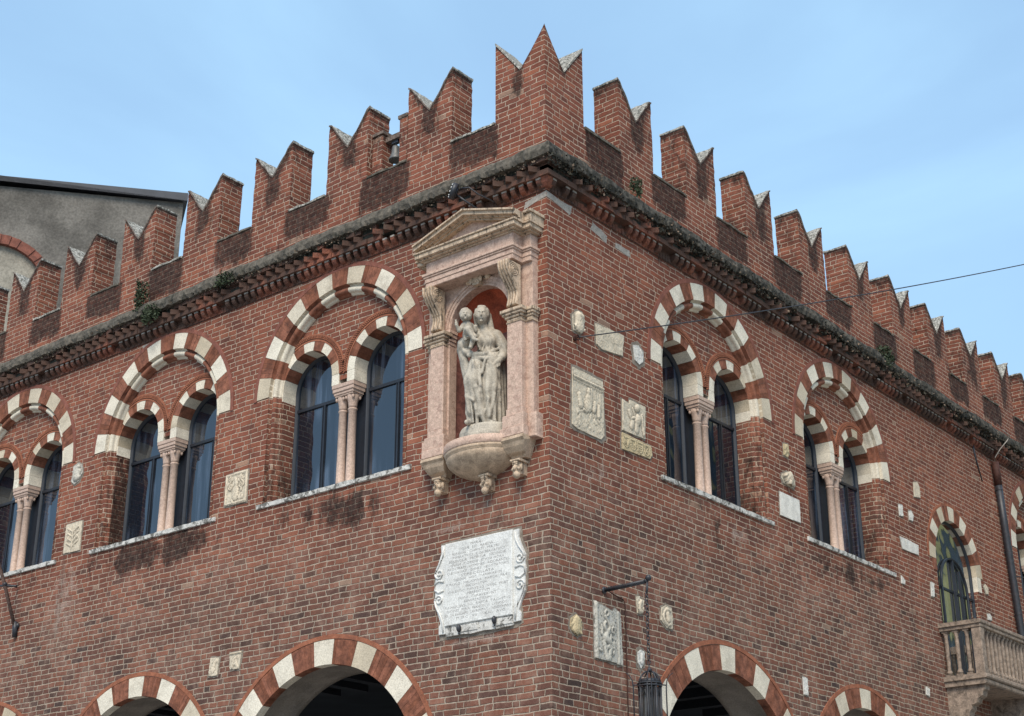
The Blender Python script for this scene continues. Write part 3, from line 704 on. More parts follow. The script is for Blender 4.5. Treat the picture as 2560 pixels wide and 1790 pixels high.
def bifora(side, c, lab):
    # outer striped ring (the part itself)
    m = MB(side); b = [12.0*k for k in range(16)]
    m.ring(c, ZS, RI+.004, RO-.004, -0.004, 0.02, 0.3, 179.7, 60, 2)
    ringv(m, c, ZS, RI, RO, -0.010, 0.05, b)
    win = m.build('window', [M['red'], M['white'], M['grout']], pal, label=lab)
    t = MB(side); t.ring(c, ZS, RO+.001, RT, -0.014, 0.03, -0.5, 180.5, 60); t.build('arch_trim', M['trim'], win)
    # stepped and rolled reveal, brick on the jambs, striped over the arch
    prof = [(RI, -0.006), (RI, 0.045), (1.345, 0.05), (1.335, 0.075)]
    cr, cd, rr = 1.292, 0.062, 0.042
    for k in range(9):
        t_ = R_(10-200*k/8.0); prof.append((cr+rr*math.cos(t_), cd+rr*math.sin(t_)))
    prof += [(1.245, 0.10), (1.225, 0.10), (1.225, 0.141)]
    mo = MB(side); mo.sweeparch(prof[::-1], c, ZS, 0, 180, 60, stripes(15), foot=SILL, mf=2)
    mo.build('reveal', [M['red'], M['white'], M['brick']], win, stain=(lambda sd, u, d, z: (0.25+0.25*gs(z, 8.0, .5), 0.1, 0.2)))
    # tympanum: plate at d=.14 with the two small arches cut out
    S1, S2 = c-0.715, c+0.715; r0, r1, r2 = 0.495, 0.635, 0.745; zc = 9.42; dt = 0.14
    ty = MB(side); N = 48
    def low(u):
        h = SILL if False else None
        for s_ in (S1, S2):
            if abs(u-s_) < 0.60: return zc+math.sqrt(0.36-(u-s_)**2)
        return None
    us = uniq([c-1.235+2.47*k/70 for k in range(71)]+[S1-.6, S1+.6, S2-.6, S2+.6])
    for a, b2 in zip(us, us[1:]):
        def hi(u): return ZS+math.sqrt(max(0, 1.27**2-(u-c)**2))
        def lo(u, mid):
            for s_ in (S1, S2):
                if abs(mid-s_) < 0.60: return zc+math.sqrt(max(0, .36-(u-s_)**2))
            return zc-0.1
        mid = (a+b2)/2; l0, l1, h0, h1 = lo(a, mid), lo(b2, mid), hi(a), hi(b2)
        n = 6
        A = [ty.V(a, dt, l0+(h0-l0)*k/n) for k in range(n+1)]; B = [ty.V(b2, dt, l1+(h1-l1)*k/n) for k in range(n+1)]
        for k in range(n): ty.F([A[k], B[k], B[k+1], A[k+1]])
    ty.build('tympanum', M['brick'], win, stain=lambda sd, u, d, z: (0.18, 0.15, 0.1))
    for s_ in (S1, S2):
        sa = MB(side); b9 = [20.0*k for k in range(10)]
        ringv(sa, s_, zc, r0, r1, dt-0.012, dt+0.24, b9, seg=5, gap=0.3)
        # stilted feet of the ring
        other = s_-0.715 if False else None
        for sg in (-1, 1):
            x0, x1 = sorted((s_+sg*r0, s_+sg*min(r1, 0.715 if sg*(s_-c) < 0 else r1)))
            outer_ = sg*(s_-c) > 0
            if outer_: x0, x1 = sorted((s_+sg*r0, s_+sg*(0.60)))
            sa.box(x0, x1, dt-0.0125, dt+0.24, 9.27 if outer_ else 9.262, zc, 1)
        sa.build('small_arch', [M['red'], M['white']], win)
        # terracotta hood with rope moulding, clipped at the middle and by the big arch
        hd = MB(side); seg = 48
        def ok(r, a):
            x = s_+r*math.cos(a); z = zc+r*math.sin(a)
            return (x-c)*(s_-c) > -0.0005 and (x-c)**2+(z-ZS)**2 < 1.25**2
        lo_a, hi_a = (0, 180)
        aa = [180.0*k/seg for k in range(seg+1)]
        good = [a for a in aa if ok(0.69, R_(a))]
        a0, a1 = good[0], good[-1]
        # inner side runs down to the capital
        hd.ring(s_, zc, r1+.001, r2, dt-0.020, dt+0.01, a0, a1, 40, 0)
        for k in range(int((a1-a0)/360*2*math.pi*0.69/0.033)+1):
            a = R_(a0+1+k*0.033/0.69*57.2958)
            if math.degrees(a) > a1: break
            for rr_ in (0.680, 0.702):
                aq = a+(0.02 if rr_ > .69 else 0)
                hd.ball((s_+rr_*math.cos(aq), dt-0.022, zc+rr_*math.sin(aq)), (0.0125, 0.010, 0.0125), 6, 1)
        hd.ring(s_, zc, 0.662, 0.720, dt-0.0215, dt-0.015, a0, a1, 40, 2)
        hd.build('rope_moulding', [M['orange'], M['orange'], M['rustdark']], win)
        # window joinery: arched frame, transom, mullion and pane
        fz = dt+0.245; fw = 0.036
        fr = MB(side)
        fr.sweeparch([(r0+.002, fz-.01), (r0-fw*.4, fz-.01), (r0-fw*.4, fz), (r0-fw, fz+.006), (r0-fw, fz+.05)][::-1], s_, zc, 0, 180, 28, lambda a: 0, foot=SILL-.01, mf=0)
        fr.box(s_-r0+.01, s_+r0-.01, fz+.004, fz+.05, 9.15, 9.195); fr.box(s_-r0+.01, s_+r0-.01, fz+.002, fz+.05, SILL-.02, SILL+.05)
        side_m = 1 if True else -1
        mxu = s_+0.10
        fr.box(mxu-.016, mxu+.016, fz+.006, fz+.048, SILL, 9.15)
        fr.box(mxu-.05, mxu-.036, fz+.012, fz+.048, SILL, 9.15)
        xb = sorted((s_-(s_-c)/abs(s_-c)*(r0-.002), c)); fr.box(xb[0], xb[1], fz+.008, fz+.06, SILL-.02, 9.45)
        fo = fr.build('casement', M['frame'], win)
        pn = MB(side); P = [(s_-r0+.01, SILL)]+[(s_+r0-.01, SILL)]+[(s_+(r0-.01)*math.cos(R_(180.0*k/20)), zc+(r0-.01)*math.sin(R_(180.0*k/20))) for k in range(21)]
        a = [pn.V(p[0], fz+.03, p[1]) for p in P]; pn.F(a)
        pn.build('pane', M['glass'], win)
    # outer piers of the small arches
    for sg in (-1, 1):
        pr = MB(side); pr.box(min(c+sg*1.211, c+sg*1.25), max(c+sg*1.211, c+sg*1.25), dt+.0015, dt+0.3, SILL, 9.27)
        pr.build('jamb', M['brick'], win, stain=lambda sd, u, d, z: (0.15+0.5*gs(z, 7.9, .6)+(.4 if c == WL[1] else 0), 0.0, 0.3))
    # sill
    sm_ = MB(side); a0_, a1_ = c-1.46, c+1.46; n = 26; G = []
    for k in range(n+1):
        u = a0_+(a1_-a0_)*k/n; j = random.uniform(-.007, .004); j2 = random.uniform(-.006, .006)
        G.append([sm_.V(u, -0.030+j2, 7.672-j), sm_.V(u, -0.034+j2, 7.735+j), sm_.V(u, 0.10, 7.742), sm_.V(u, 0.5, 7.742), sm_.V(u, 0.5, 7.67), sm_.V(u, 0.0, 7.67)])
    for a, b2 in zip(G, G[1:]):
        for q in range(6): sm_.F([a[q], b2[q], b2[(q+1) % 6], a[(q+1) % 6]])
    sm_.F(G[0]); sm_.F(G[-1][::-1]); sm_.build('sill', M['sill'], win, recalc=True)
    # paired columns with shared capital
    cdp = dt+0.11
    for du_ in (-0.092, 0.092):
        co = MB(side)
        co.lathe(c+du_, cdp, [(0.098, 7.742), (0.098, 7.765), (0.088, 7.775), (0.092, 7.79), (0.076, 7.81), (0.080, 7.828), (0.064, 7.84), (0.061, 8.2), (0.058, 8.86), (0.068, 8.87), (0.068, 8.885), (0.057, 8.895)], 18)
        co.build('column', M['column'], win)
    ca = MB(side)
    for du_ in (-0.092, 0.092):
        ca.lathe(c+du_, cdp, [(0.058, 8.894), (0.062, 8.93), (0.068, 8.98), (0.080, 9.03), (0.090, 9.085)], 14)
        for sx in (-1, 1):
            for sd_ in (-1, 1): ca.ball((c+du_+sx*.066, cdp+sd_*.066, 9.05), (.022, .022, .03), 7)
    for (hu, hd_, za, zb) in ((0.175, 0.095, 9.08, 9.105), (0.19, 0.105, 9.105, 9.145), (0.205, 0.118, 9.145, 9.20), (0.215, 0.125, 9.20, 9.262)):
        ca.bbox(c-hu, c+hu, cdp-hd_, cdp+hd_, za, zb, 0.008)
    ca.build('capital', M['column'], win)
    return win
M['rustdark'] = simple('shadowed_terracotta_ground', (0.07, 0.028, 0.018), 0.95, 0.3, 20, None, 0, 0.0)  # dark terracotta paints the shade behind the rope beads
bifora('L', WL[0], 'twin arched window beside the shrine'); bifora('L', WL[1], 'middle twin arched window'); bifora('L', WL[2], 'twin arched window at the left edge')
bifora('R', WR[0], 'twin arched window under the cable'); bifora('R', WR[1], 'twin arched window next to the balcony side'); bifora('R', WR[2], 'twin arched window beyond the drainpipe')

# ground floor arches
def bigarch(side, c, zc, ri, ro, per, ww, lab=None):
    m = MB(side); b = []
    k = -3
    angs = []
    while 90+per*k-ww/2 < 172:
        a = 90+per*k; angs.append((a-ww/2, a+ww/2)); k += 1
    m.ring(c, zc, ri+.004, ro+.004, -0.003, 0.02, 12, 168, 50, 2)
    prev = None
    for (a0, a1) in angs:
        if prev is not None:
            nb = 7; w_ = (a0-prev-.2)/nb
            for q in range(nb): m.ring(c, zc, ri, ro, -0.007-random.uniform(0, .0045), 0.12, prev+.1+q*w_+.06, prev+.1+(q+1)*w_, 2, 0)
        if a0 > 8: m.ring(c, zc, ri, ro, -0.012, 0.12, a0, a1, 4, 1)
        prev = a1
    o = m.build('arcade_arch', [M['red'], M['white'], M['grout']], pal, label=lab)
    t = MB(side); t.ring(c, zc, ro+.005, ro+.062, -0.016+(0.003 if c in (-7.52, 7.78) else 0), 0.03, 20, 160, 50); t.build('arch_trim', M['orange'], o)
    s = MB(side); s.sweeparch([(ri+.004, 0.10), (ri+.012, 0.125), (ri+.012, 0.62), (ri-.02, 0.66), (ri+.3, 0.66), (ri+.9, 0.66)][::-1], c, zc, 0, 180, 40, lambda a: 0, foot=0, mf=0); s.build('soffit', M['soffit'], o)
for (c, z0, ri, ro) in LA: bigarch('L', c, z0, ri, ro, 22.7, 10.4)
for i, (c, z0, ri, ro) in enumerate(RA): bigarch('R', c, z0, ri, ro, 25.2, 10.2)

# balcony door
bc = 11.83
m = MB('R'); ringv(m, bc, 8.33, 0.855, 1.115, -0.010, 0.12, [180.0*k/13 for k in range(14)], seg=4)
m.box(bc+.855, bc+1.02, -.0105, .12, 8.06, 8.33, 1); m.box(bc-1.0, bc-.855, -.0105, .12, 8.12, 8.33, 0)
door = m.build('balcony_window', [M['red'], M['white']], pal, label='single arched window opening onto the balcony')
t = MB('R'); t.ring(bc, 8.33, 1.118, 1.165, -.012, .03, 0, 180, 48); t.build('arch_trim', M['orange'], door)
for (a_1, b_1, z_1) in ((bc-.90, bc-.855, 8.12), (bc+.855, bc+.90, 8.06)):
    jb = MB('R'); jb.box(a_1, b_1, 0.001, .30, 6.25, z_1); jb.build('jamb', M['brick'], door, stain=lambda sd, u, d, z: (0.3, 0, .5))
f = MB('R'); f.sweeparch([(.856, .08), (.82, .08), (.82, .13)][::-1], bc, 8.33, 0, 180, 30, lambda a: 0, foot=6.25, mf=0)
f.sweeparch([(.56, .05), (.525, .05), (.525, .09), (.56, .09), (.56, .05)][::-1], bc-.02, 7.95, 0, 180, 30, lambda a: 0, foot=6.25, mf=0)
f.box(bc-.035, bc+.0, .045, .095, 6.25, 8.47); f.box(bc-.82, bc+.82, .085, .12, 7.88, 7.92); f.box(bc+.22, bc+.25, .05, .09, 6.25, 8.32)
f.build('casement', M['frame'], door)
pn = MB('R'); P = [(bc-.84, 6.25), (bc+.84, 6.25)]+[(bc+.84*math.cos(R_(9*k)), 8.33+.84*math.sin(R_(9*k))) for k in range(21)]
pn.F([pn.V(p[0], .105, p[1]) for p in P]); pn.build('pane', M['glassr'], door)

# balcony
b0, b1, bo = 10.78, 12.92, 0.72
m = MB('R')
m.bbox(b0-.03, b1+.03, -bo-.03, 0.0, 6.17, 6.25, .02); m.bbox(b0, b1, -bo, 0.0, 6.08, 6.17, .02)
balc = m.build('balcony', M['balc'], pal, label='small pink stone balcony with balusters')
m = MB('R'); m.bbox(b0-.03, b1+.03, -bo-.03, -bo+.17, 7.08, 7.15, .015); m.bbox(b0-.01, b1+.01, -bo-.01, -bo+.15, 7.02, 7.08, .01)
for e0, e1 in ((b0, b0+.15), (b1-.15, b1)):
    m.bbox(e0-.03 if e0 == b0 else e0, e1 if e0 == b0 else e1+.03, -bo+.171, 0.0, 7.08, 7.149, .01); m.bbox(e0, e1, -bo+.151, 0.0, 7.02, 7.08, .008)
m.build('handrail', M['balc'], balc)
for u_ in (b0+.005, b1-.165):
    m = MB('R'); m.bbox(u_, u_+.16, -bo+.0, -bo+.155, 6.251, 7.02, .01); m.build('pier', M['balc'], balc)
def baluster(u, d):
    m = MB('R'); m.box(u-.05, u+.05, d-.05, d+.05, 6.251, 6.29)
    m.lathe(u, d, [(.05, 6.29), (.052, 6.33), (.03, 6.37), (.032, 6.42), (.036, 6.65), (.034, 6.85), (.029, 6.9), (.036, 6.915), (.030, 6.93), (.046, 6.965), (.05, 6.985)], 14)
    m.box(u-.052, u+.052, d-.052, d+.052, 6.985, 7.02); m.build('baluster', M['balc'], balc)
for k in range(11): baluster(b0+.255+k*(b1-b0-.51)/10, -bo+.075)
for k in range(3):
    for u_ in (b0+.075, b1-.075): baluster(u_, -bo+.27+k*.185)
for u_ in (b0+.06, b1-.26):
    m = MB('R')
    prof = [(0.0, 6.08), (-.66, 6.08), (-.66, 6.0), (-.62, 5.97), (-.60, 5.90), (-.52, 5.86), (-.50, 5.80), (-.44, 5.77), (-.40, 5.77), (-.40, 5.70), (-.36, 5.66), (-.33, 5.56), (-.24, 5.50), (-.20, 5.45), (0, 5.44)]
    m.extu(prof[::-1], u_, u_+.20); m.build('console', M['balc'], balc, recalc=True)

# bell cote piers (set back in the gap between merlons)
m = MB('L'); m.box(-3.235, -3.04, 0.08, 0.32, 12.30, 12.96, 0, .003); m.box(-3.235, -3.01, 0.06, 0.34, 12.96, 13.01, 1, .006)
m.box(-2.63, -2.485, 0.004, 0.30, 12.30, 13.02, 0, .003); m.box(-2.66, -2.475, -.01, 0.32, 13.02, 13.07, 1, .004); m.box(-3.04, -2.63, 0.14, 0.26, 12.84, 12.93, 2, .006)
m.build('bell_pier', [M['brick'], M['capd'], M['capd']], pal, stain=lambda sd, u, d, z: (0.25+.3*gs(z, 12.95, .12), 0, 0))
bt = thing('bell', (-2.885, 0.20, 12.475), 'small dark bronze bell hanging between two merlons of the battlements', 'bell')
m = MB('W'); m.lathe(-2.885, 0.20, [(.10, 12.515), (.105, 12.530), (.085, 12.575), (.065, 12.625), (.058, 12.715), (.05, 12.745), (.015, 12.755)], 16); m.build('bell_body', M['bronze'], bt)
m = MB('W'); m.tube([(-2.885, .20, 12.745), (-2.885, .20, 12.855)], .014, 6); m.box(-2.945, -2.825, .17, .23, 12.795, 12.855); m.build('headstock', M['iron'], bt)

# ------------------------------------------------------------------ the shrine on the left face (aedicule)
NC = -1.02
shr = thing('wall_shrine', (NC, 0.0, 7.0), 'pink marble pedimented shrine with scroll brackets framing the statue by the corner', 'shrine')
L = 'L'
# backing slab with arched niche opening, archivolt
def plate_with_arch(m, u0, u1, z0, z1, c, r, zs, d0, d1, mi=0, n=24):
    # front plate with an arched hole open from z0
    us = uniq([u0, u1]+[c-r+2*r*k/n for k in range(n+1)])
    def lo(u): return z0 if abs(u-c) >= r-1e-6 else zs+math.sqrt(max(0, r*r-(u-c)**2))
    for a, b in zip(us, us[1:]):
        mid = (a+b)/2; ins = abs(mid-c) < r
        la = zs+math.sqrt(max(0, r*r-(a-c)**2)) if ins else z0; lb = zs+math.sqrt(max(0, r*r-(b-c)**2)) if ins else z0
        m.F([m.V(a, d0, la), m.V(b, d0, lb), m.V(b, d0, z1), m.V(a, d0, z1)], mi)
        if ins: m.F([m.V(a, d1, la), m.V(b, d1, lb), m.V(b, d0, lb), m.V(a, d0, la)], mi)
    for u, s_ in ((c-r, 1), (c+r, -1)):
        q = [m.V(u, d0, z0), m.V(u, d0, zs), m.V(u, d1, zs), m.V(u, d1, z0)]; m.F(q if s_ < 0 else q[::-1], mi)
    m.F([m.V(u0, d0, z0), m.V(u0, d0, z1), m.V(u0, 0.01, z1), m.V(u0, 0.01, z0)], mi); m.F([m.V(u1, 0.01, z0), m.V(u1, 0.01, z1), m.V(u1, d0, z1), m.V(u1, d0, z0)], mi)
    m.F([m.V(u0, d0, z1), m.V(u1, d0, z1), m.V(u1, 0.01, z1), m.V(u0, 0.01, z1)], mi)
m = MB(L); plate_with_arch(m, NC-.868, NC+.868, 7.70, 9.99, NC, .50, 9.36, -0.10, 0.03); m.build('backing_slab', M['pink'], shr)
# curved niche recess with half dome
m = MB(L); r = .512; seg = 22; prof = [(r, 7.66), (r, 9.36)]
for k in range(1, 9): prof.append((r*math.cos(R_(90*k/8)), 9.36+r*math.sin(R_(90*k/8))))
G = []
for (rr, z) in prof: G.append([m.V(NC+rr*math.cos(R_(180*k/seg)), 0.02+0.66*rr*math.sin(R_(180*k/seg)), z) for k in range(seg+1)])
for gi, (a, b) in enumerate(zip(G, G[1:])):
    for k in range(seg): m.F([a[k], b[k], b[k+1], a[k+1]], 0 if gi else 1, True)
m.F([m.V(NC+r*math.cos(R_(180*k/seg)), 0.02+.66*r*math.sin(R_(180*k/seg)), 7.70) for k in range(seg+1)], 1)
m.build('niche_recess', [M['niche'], M['nichelow']], shr)
m = MB(L)
for (r0, r1, dd) in ((.50, .535, -.108), (.535, .575, -.118), (.575, .615, -.13)): m.ring(NC, 9.36, r0+.001, r1, dd, -.095, 0, 180, 36)
m.build('archivolt', M['pink'], shr)
m = MB(L); m.ext([(NC-.05, 9.86), (NC+.05, 9.86), (NC+.09, 9.985), (NC-.09, 9.985)], -.19, -.10)
for k in range(5): m.ball((NC-.08+.04*k, -.19, 9.93+.012*(k % 2)), (.028, .018, .05), 8)
for s_ in (-1, 1): m.ball((NC+s_*.15, -.14, 9.95), (.06, .03, .035), 8)
m.build('keystone', M['pinkw'], shr)
# inner imposts
for s_ in (-1, 1):
    m = MB(L)
    x0, x1 = sorted((NC+s_*.498, NC+s_*.56))
    m.bbox(x0, x1, -.112, -.09, 7.9, 9.18, .004); 
    for i, (e, a, b) in enumerate(((.006, 9.1813, 9.2313), (.018, 9.2313, 9.2813), (.03, 9.2813, 9.3313), (.042, 9.3313, 9.372))): m.bbox(x0-e*(1 if s_ > 0 else .2), x1+e*(.2 if s_ > 0 else 1), -.115-e, -.0, a, b, .004)
    m.build('inner_impost', M['pink'], shr)
# pilasters, capitals, pedestals
for s_ in (-1, 1):
    x0, x1 = sorted((NC+s_*.525, NC+s_*.755))
    m = MB(L); m.bbox(x0, x1, -.195, -.10, 8.02, 9.17, .006)
    m.bbox(x0-.012, x1+.012, -.205, -.10, 7.93, 8.02, .008)
    pl_ = m.build('pilaster', M['pink'], shr)
    m = MB(L)
    for e, a, b in ((.008, 9.155, 9.175), (.0, 9.175, 9.215), (.02, 9.215, 9.25), (.045, 9.25, 9.285), (.065, 9.285, 9.33)):
        m.bbox(x0-e, x1+e, -.20-e, -.10, a, b, .008)
        xa, xb = sorted((NC+s_*.78, NC+s_*(.875+e*.7))); m.bbox(xa, xb, -.118-e*.7, -.02, a, b, .006)
    m.build('pilaster_capital', M['pinkw'], pl_)
    m = MB(L); m.bbox(x0-.05, x1+.05, -.235, -.0, 7.76, 7.93, .01); m.bbox(x0-.07, x1+.07, -.26, 0, 7.64, 7.76, .012)
    xa, xb = sorted((NC+s_*.80, NC+s_*.93)); m.bbox(xa, xb, -.14, 0, 7.62, 7.93, .01)
    m.build('pedestal', M['pink'], shr)
    # curved underside and carved head pendant
    m = MB(L); pr = [(0, 7.64), (-.26, 7.64), (-.27, 7.60), (-.24, 7.57), (-.22, 7.52), (-.17, 7.46), (-.12, 7.43), (-.10, 7.40), (0, 7.40)]
    G = []
    for i, (d, z) in enumerate(pr):
        k = 1.0 if i < 4 else max(.45, 1-(7.57-z)*2.6); w_ = (x1-x0)/2+.07; cx = (x0+x1)/2
        G.append((m.V(cx-w_*k, d, z), m.V(cx+w_*k, d, z)))
    for a, b in zip(G, G[1:]): m.F([a[0], b[0], b[1], a[1]][::-1])
    m.F([g[0] for g in G]); m.F([g[1] for g in G][::-1])
    m.build('pedestal_underside', M['bowl'], shr, recalc=True)
def pendant(cx, z, d, s=1.0):
    m = MB(L); m.ball((cx, -d, z), (.085*s, .085*s, .13*s), 12); m.ball((cx, -d-.07*s, z-.01), (.022, .035, .035), 7); m.ball((cx, -d-.02, z-.115*s), (.05, .05, .05), 8)
    for q in (-1, 1): m.ball((cx+q*.05*s, -d-.055*s, z-.02), (.028, .022, .022), 7); m.ball((cx+q*.08*s, -d, z), (.022, .03, .05), 7); m.ball((cx+q*.03*s, -d-.065*s, z+.035), (.02, .018, .012), 6)
    m.bbox(cx-.10*s, cx+.10*s, -d-.07, 0, z+.10*s, z+.14*s, .01); m.ball((cx, -d-.045*s, z+.08*s), (.075*s, .05*s, .035*s), 8)
    m.box(cx-.05, cx+.05, -d, 0, z-.10*s, z+.1*s)
    m.build('carved_head', M['pinkw'], shr)
pendant(NC-.63, 7.29, .12, .75); pendant(NC+.63, 7.27, .12, .75); pendant(NC+.13, 7.18, .11, .80)
# bowed base and bowl
m = MB(L); bcx = NC+.03
def bow(m, cx, prof, seg=28, mi=0):
    G = []
    for (rx, ry, z) in prof: G.append([m.V(cx+rx*math.cos(R_(180+180*k/seg)), ry*math.sin(R_(180+180*k/seg)), z) for k in range(seg+1)])
    for a, b in zip(G, G[1:]):
        for k in range(seg): m.F([a[k], a[k+1], b[k+1], b[k]], mi, True)
    m.F(G[-1], mi); m.F(G[0][::-1], mi)
bow(m, bcx, [(.56, .46, 7.60), (.57, .47, 7.61), (.57, .47, 7.70), (.56, .46, 7.71)]); m.build('bowed_shelf', M['pink'], shr)
m = MB(L); bow(m, bcx, [(.10, .09, 7.27), (.16, .13, 7.29), (.30, .24, 7.335), (.43, .34, 7.40), (.51, .41, 7.47), (.535, .44, 7.53), (.52, .43, 7.55), (.545, .455, 7.565), (.56, .46, 7.60)]); m.build('fluted_bowl', M['bowl'], shr)
# console brackets (scrolls) under the architrave
for s_ in (-1, 1):
    cx = NC+s_*.635; m = MB(L)
    prof = []
    for t in range(0, 21):
        a = t/20.0; z = 9.93-a*.56
        o = .20+.20*(1-a)**1.2+.045*math.sin(a*math.pi*2.2+0.3); prof.append((-o, z))
    prof = [(-.16, 9.93)]+prof+[(-.16, 9.37)]
    m.extu(prof[::-1], cx-.085, cx+.085)
    for k in range(4):
        pts = [(cx-.063+.042*k, p[0]-.002, p[1]) for p in prof[1:-1]]
        m.tube(pts, .017, 6)
    for q in (-1, 1):
        for rr in (.085, .06, .035, .012):
            c2 = (cx+q*.086, -.30, 9.83)
            pts = [(c2[0], c2[1]+rr*math.cos(R_(30*k)), c2[2]+rr*math.sin(R_(30*k))) for k in range(13)]; m.tube(pts, .009, 5)
    m.build('console', M['pinkw'], shr, recalc=True)
# architrave, frieze, cornice, pediment (centre block and set back wings)
m = MB(L)
for (hw, o, a, b) in ((.735, .335, 9.965, 10.03), (.745, .345, 10.03, 10.095), (.76, .36, 10.095, 10.12), (.775, .375, 10.12, 10.155)):
    m.bbox(NC-hw, NC+hw, -o, -.11, a, b, .006); m.bbox(NC-hw-.135, NC+hw+.135, -o+.19, 0, a+.0005, b+.0005, .006)
m.build('architrave', M['pink'], shr)
m = MB(L); m.bbox(NC-.735, NC+.735, -.33, -.11, 10.156, 10.33, .005); m.bbox(NC-.87, NC+.87, -.145, 0, 10.1565, 10.3395, .005); m.build('frieze', M['pink'], shr)
m = MB(L)
for (hw, o, a, b) in ((.76, .355, 10.33, 10.35), (.80, .40, 10.35, 10.37), (.845, .445, 10.37, 10.43), (.865, .465, 10.43, 10.455)):
    m.bbox(NC-hw, NC+hw, -o, 0, a, b, .006)
    m.bbox(NC-hw-.125, NC+hw+.11, -o+.19, .0, a+.0007, b+.0007, .006)
m.build('cornice', M['pinkw'], shr)
m = MB(L)
apz = 10.84; hw = .865; z0 = 10.456
tri = [(NC-.78, z0), (NC+.78, z0), (NC, z0+.33)]
m.ext(tri, -.27, -.05); 
m.build('tympanum', M['pink'], shr)
for s_ in (-1, 1):
    m = MB(L)
    sl_ = (apz-z0)/hw
    for (t0, t1, o) in ((0.0, .025, .345), (.025, .045, .38), (.045, .095, .45), (.095, .118, .48)):
        # raking strip between offsets t0..t1 above the line (NC+s*hw, z0-.02)->(NC, apz-.135)
        base = lambda x: z0-.0+ (apz-.118-z0)*(1-abs(x-NC)/hw)
        pts = [(NC+s_*hw, base(NC+s_*hw)+t0), (NC, base(NC)+t0), (NC, base(NC)+t1), (NC+s_*hw, base(NC+s_*hw)+t1)]
        if s_ > 0: pts = [pts[1], pts[0], pts[3], pts[2]]
        if s_ < 0: pts = [pts[0], pts[1], pts[2], pts[3]]
        m.ext(pts, -o, 0.0)
    if s_ > 0:
        # short return wing at the corner side
        m.bbox(NC+hw, NC+hw+.11, -.27, 0, 10.457, 10.56, .01); m.bbox(NC+hw, NC+hw+.13, -.30, 0, 10.56, 10.60, .008)
    else:
        m.bbox(NC-hw-.12, NC-hw, -.27, 0, 10.457, 10.56, .01)
    m.build('raking_cornice', M['pinkw'], shr, recalc=True)

# ------------------------------------------------------------------ signed distance sculpting
def sdf_mesh(lo, hi, h, prims, k=0.025, disp=None):
    ax = [np.arange(lo[i], hi[i]+h, h) for i in range(3)]
    X, Y, Z = np.meshgrid(*ax, indexing='ij'); X = X.astype(np.float32); Y = Y.astype(np.float32); Z = Z.astype(np.float32)
    D = np.full(X.shape, 1.0, np.float32)
    for p in prims:
        kk = p.get('k', k); op = p.get('op', 'u')
        if p['t'] == 'c':
            a, b, ra, rb = p['a'], p['b'], p['ra'], p['rb']; ab = [b[i]-a[i] for i in range(3)]; L2 = sum(q*q for q in ab)+1e-9
            t = ((X-a[0])*ab[0]+(Y-a[1])*ab[1]+(Z-a[2])*ab[2])/L2; t = np.clip(t, 0, 1)
            sy = p.get('sy', 1.0)
            d = np.sqrt((X-a[0]-t*ab[0])**2+((Y-a[1]-t*ab[1])/sy)**2+(Z-a[2]-t*ab[2])**2)-(ra+(rb-ra)*t)
        else:
            c, r = p['c'], p['r']; q = np.sqrt(((X-c[0])/r[0])**2+((Y-c[1])/r[1])**2+((Z-c[2])/r[2])**2)
            d = (q-1)*min(r)
        if op == 'u': hh = np.clip(0.5+0.5*(D-d)/kk, 0, 1); D = D*(1-hh)+d*hh-kk*hh*(1-hh)
        else: hh = np.clip(0.5-0.5*(D+d)/kk, 0, 1); D = D*(1-hh)-d*hh+kk*hh*(1-hh)
    if disp is not None: D = D+disp(X, Y, Z)
    # surface nets
    s = D < 0; nx, ny, nz_ = D.shape
    acc = np.zeros((nx-1, ny-1, nz_-1, 3)); cnt = np.zeros((nx-1, ny-1, nz_-1))
    base = np.stack(np.meshgrid(np.arange(nx-1), np.arange(ny-1), np.arange(nz_-1), indexing='ij'), -1).astype(float)
    cor = [(i, j, l) for i in (0, 1) for j in (0, 1) for l in (0, 1)]
    for a in cor:
        for b in cor:
            if b > a and sum(abs(a[i]-b[i]) for i in range(3)) == 1:
                da = D[a[0]:nx-1+a[0], a[1]:ny-1+a[1], a[2]:nz_-1+a[2]]; db = D[b[0]:nx-1+b[0], b[1]:ny-1+b[1], b[2]:nz_-1+b[2]]
                c = (da < 0) != (db < 0); t = np.where(c, da/np.where(c, da-db, 1), 0)
                for i in range(3): acc[..., i] += np.where(c, a[i]+t*(b[i]-a[i]), 0)
                cnt += c
    act = cnt > 0; vid = -np.ones(act.shape, int); vid[act] = np.arange(act.sum())
    V = (base[act]+acc[act]/cnt[act][:, None])*h+np.array(lo)
    F = []
    def quads(axis):
        sl = [slice(None)]*3
        A = [slice(None)]*3; B = [slice(None)]*3; A[axis] = slice(0, -1); B[axis] = slice(1, None)
        sa, sb = s[tuple(A)], s[tuple(B)]; o1, o2 = [(1, 2), (2, 0), (0, 1)][axis]
        ch = np.argwhere(sa != sb)
        for e in ch:
            if e[o1] == 0 or e[o2] == 0 or e[o1] >= act.shape[o1] or e[o2] >= act.shape[o2]: continue
            c = []
            for (p, q) in ((0, 0), (-1, 0), (-1, -1), (0, -1)):
                g = list(e); g[o1] += p; g[o2] += q; c.append(vid[tuple(g)])
            if min(c) < 0: continue
            F.append(c if sa[tuple(e)] else c[::-1])
    for a in range(3): quads(a)
    return V, F
def mesh_from(name, V, F, mat, parent, off=(0, 0, 0), smooth=True):
    me = bpy.data.meshes.new(name); me.from_pydata([tuple(v) for v in (V-np.array(off))], [], [tuple(int(i) for i in f) for f in F]); me.materials.append(mat)
    me.polygons.foreach_set('use_smooth', [smooth]*len(F)); me.update()
    o = bpy.data.objects.new(name, me); COL.objects.link(o); o.parent = parent; return o
SCX, SCV, KX, TURN = -.96, .10, .80, R_(36)
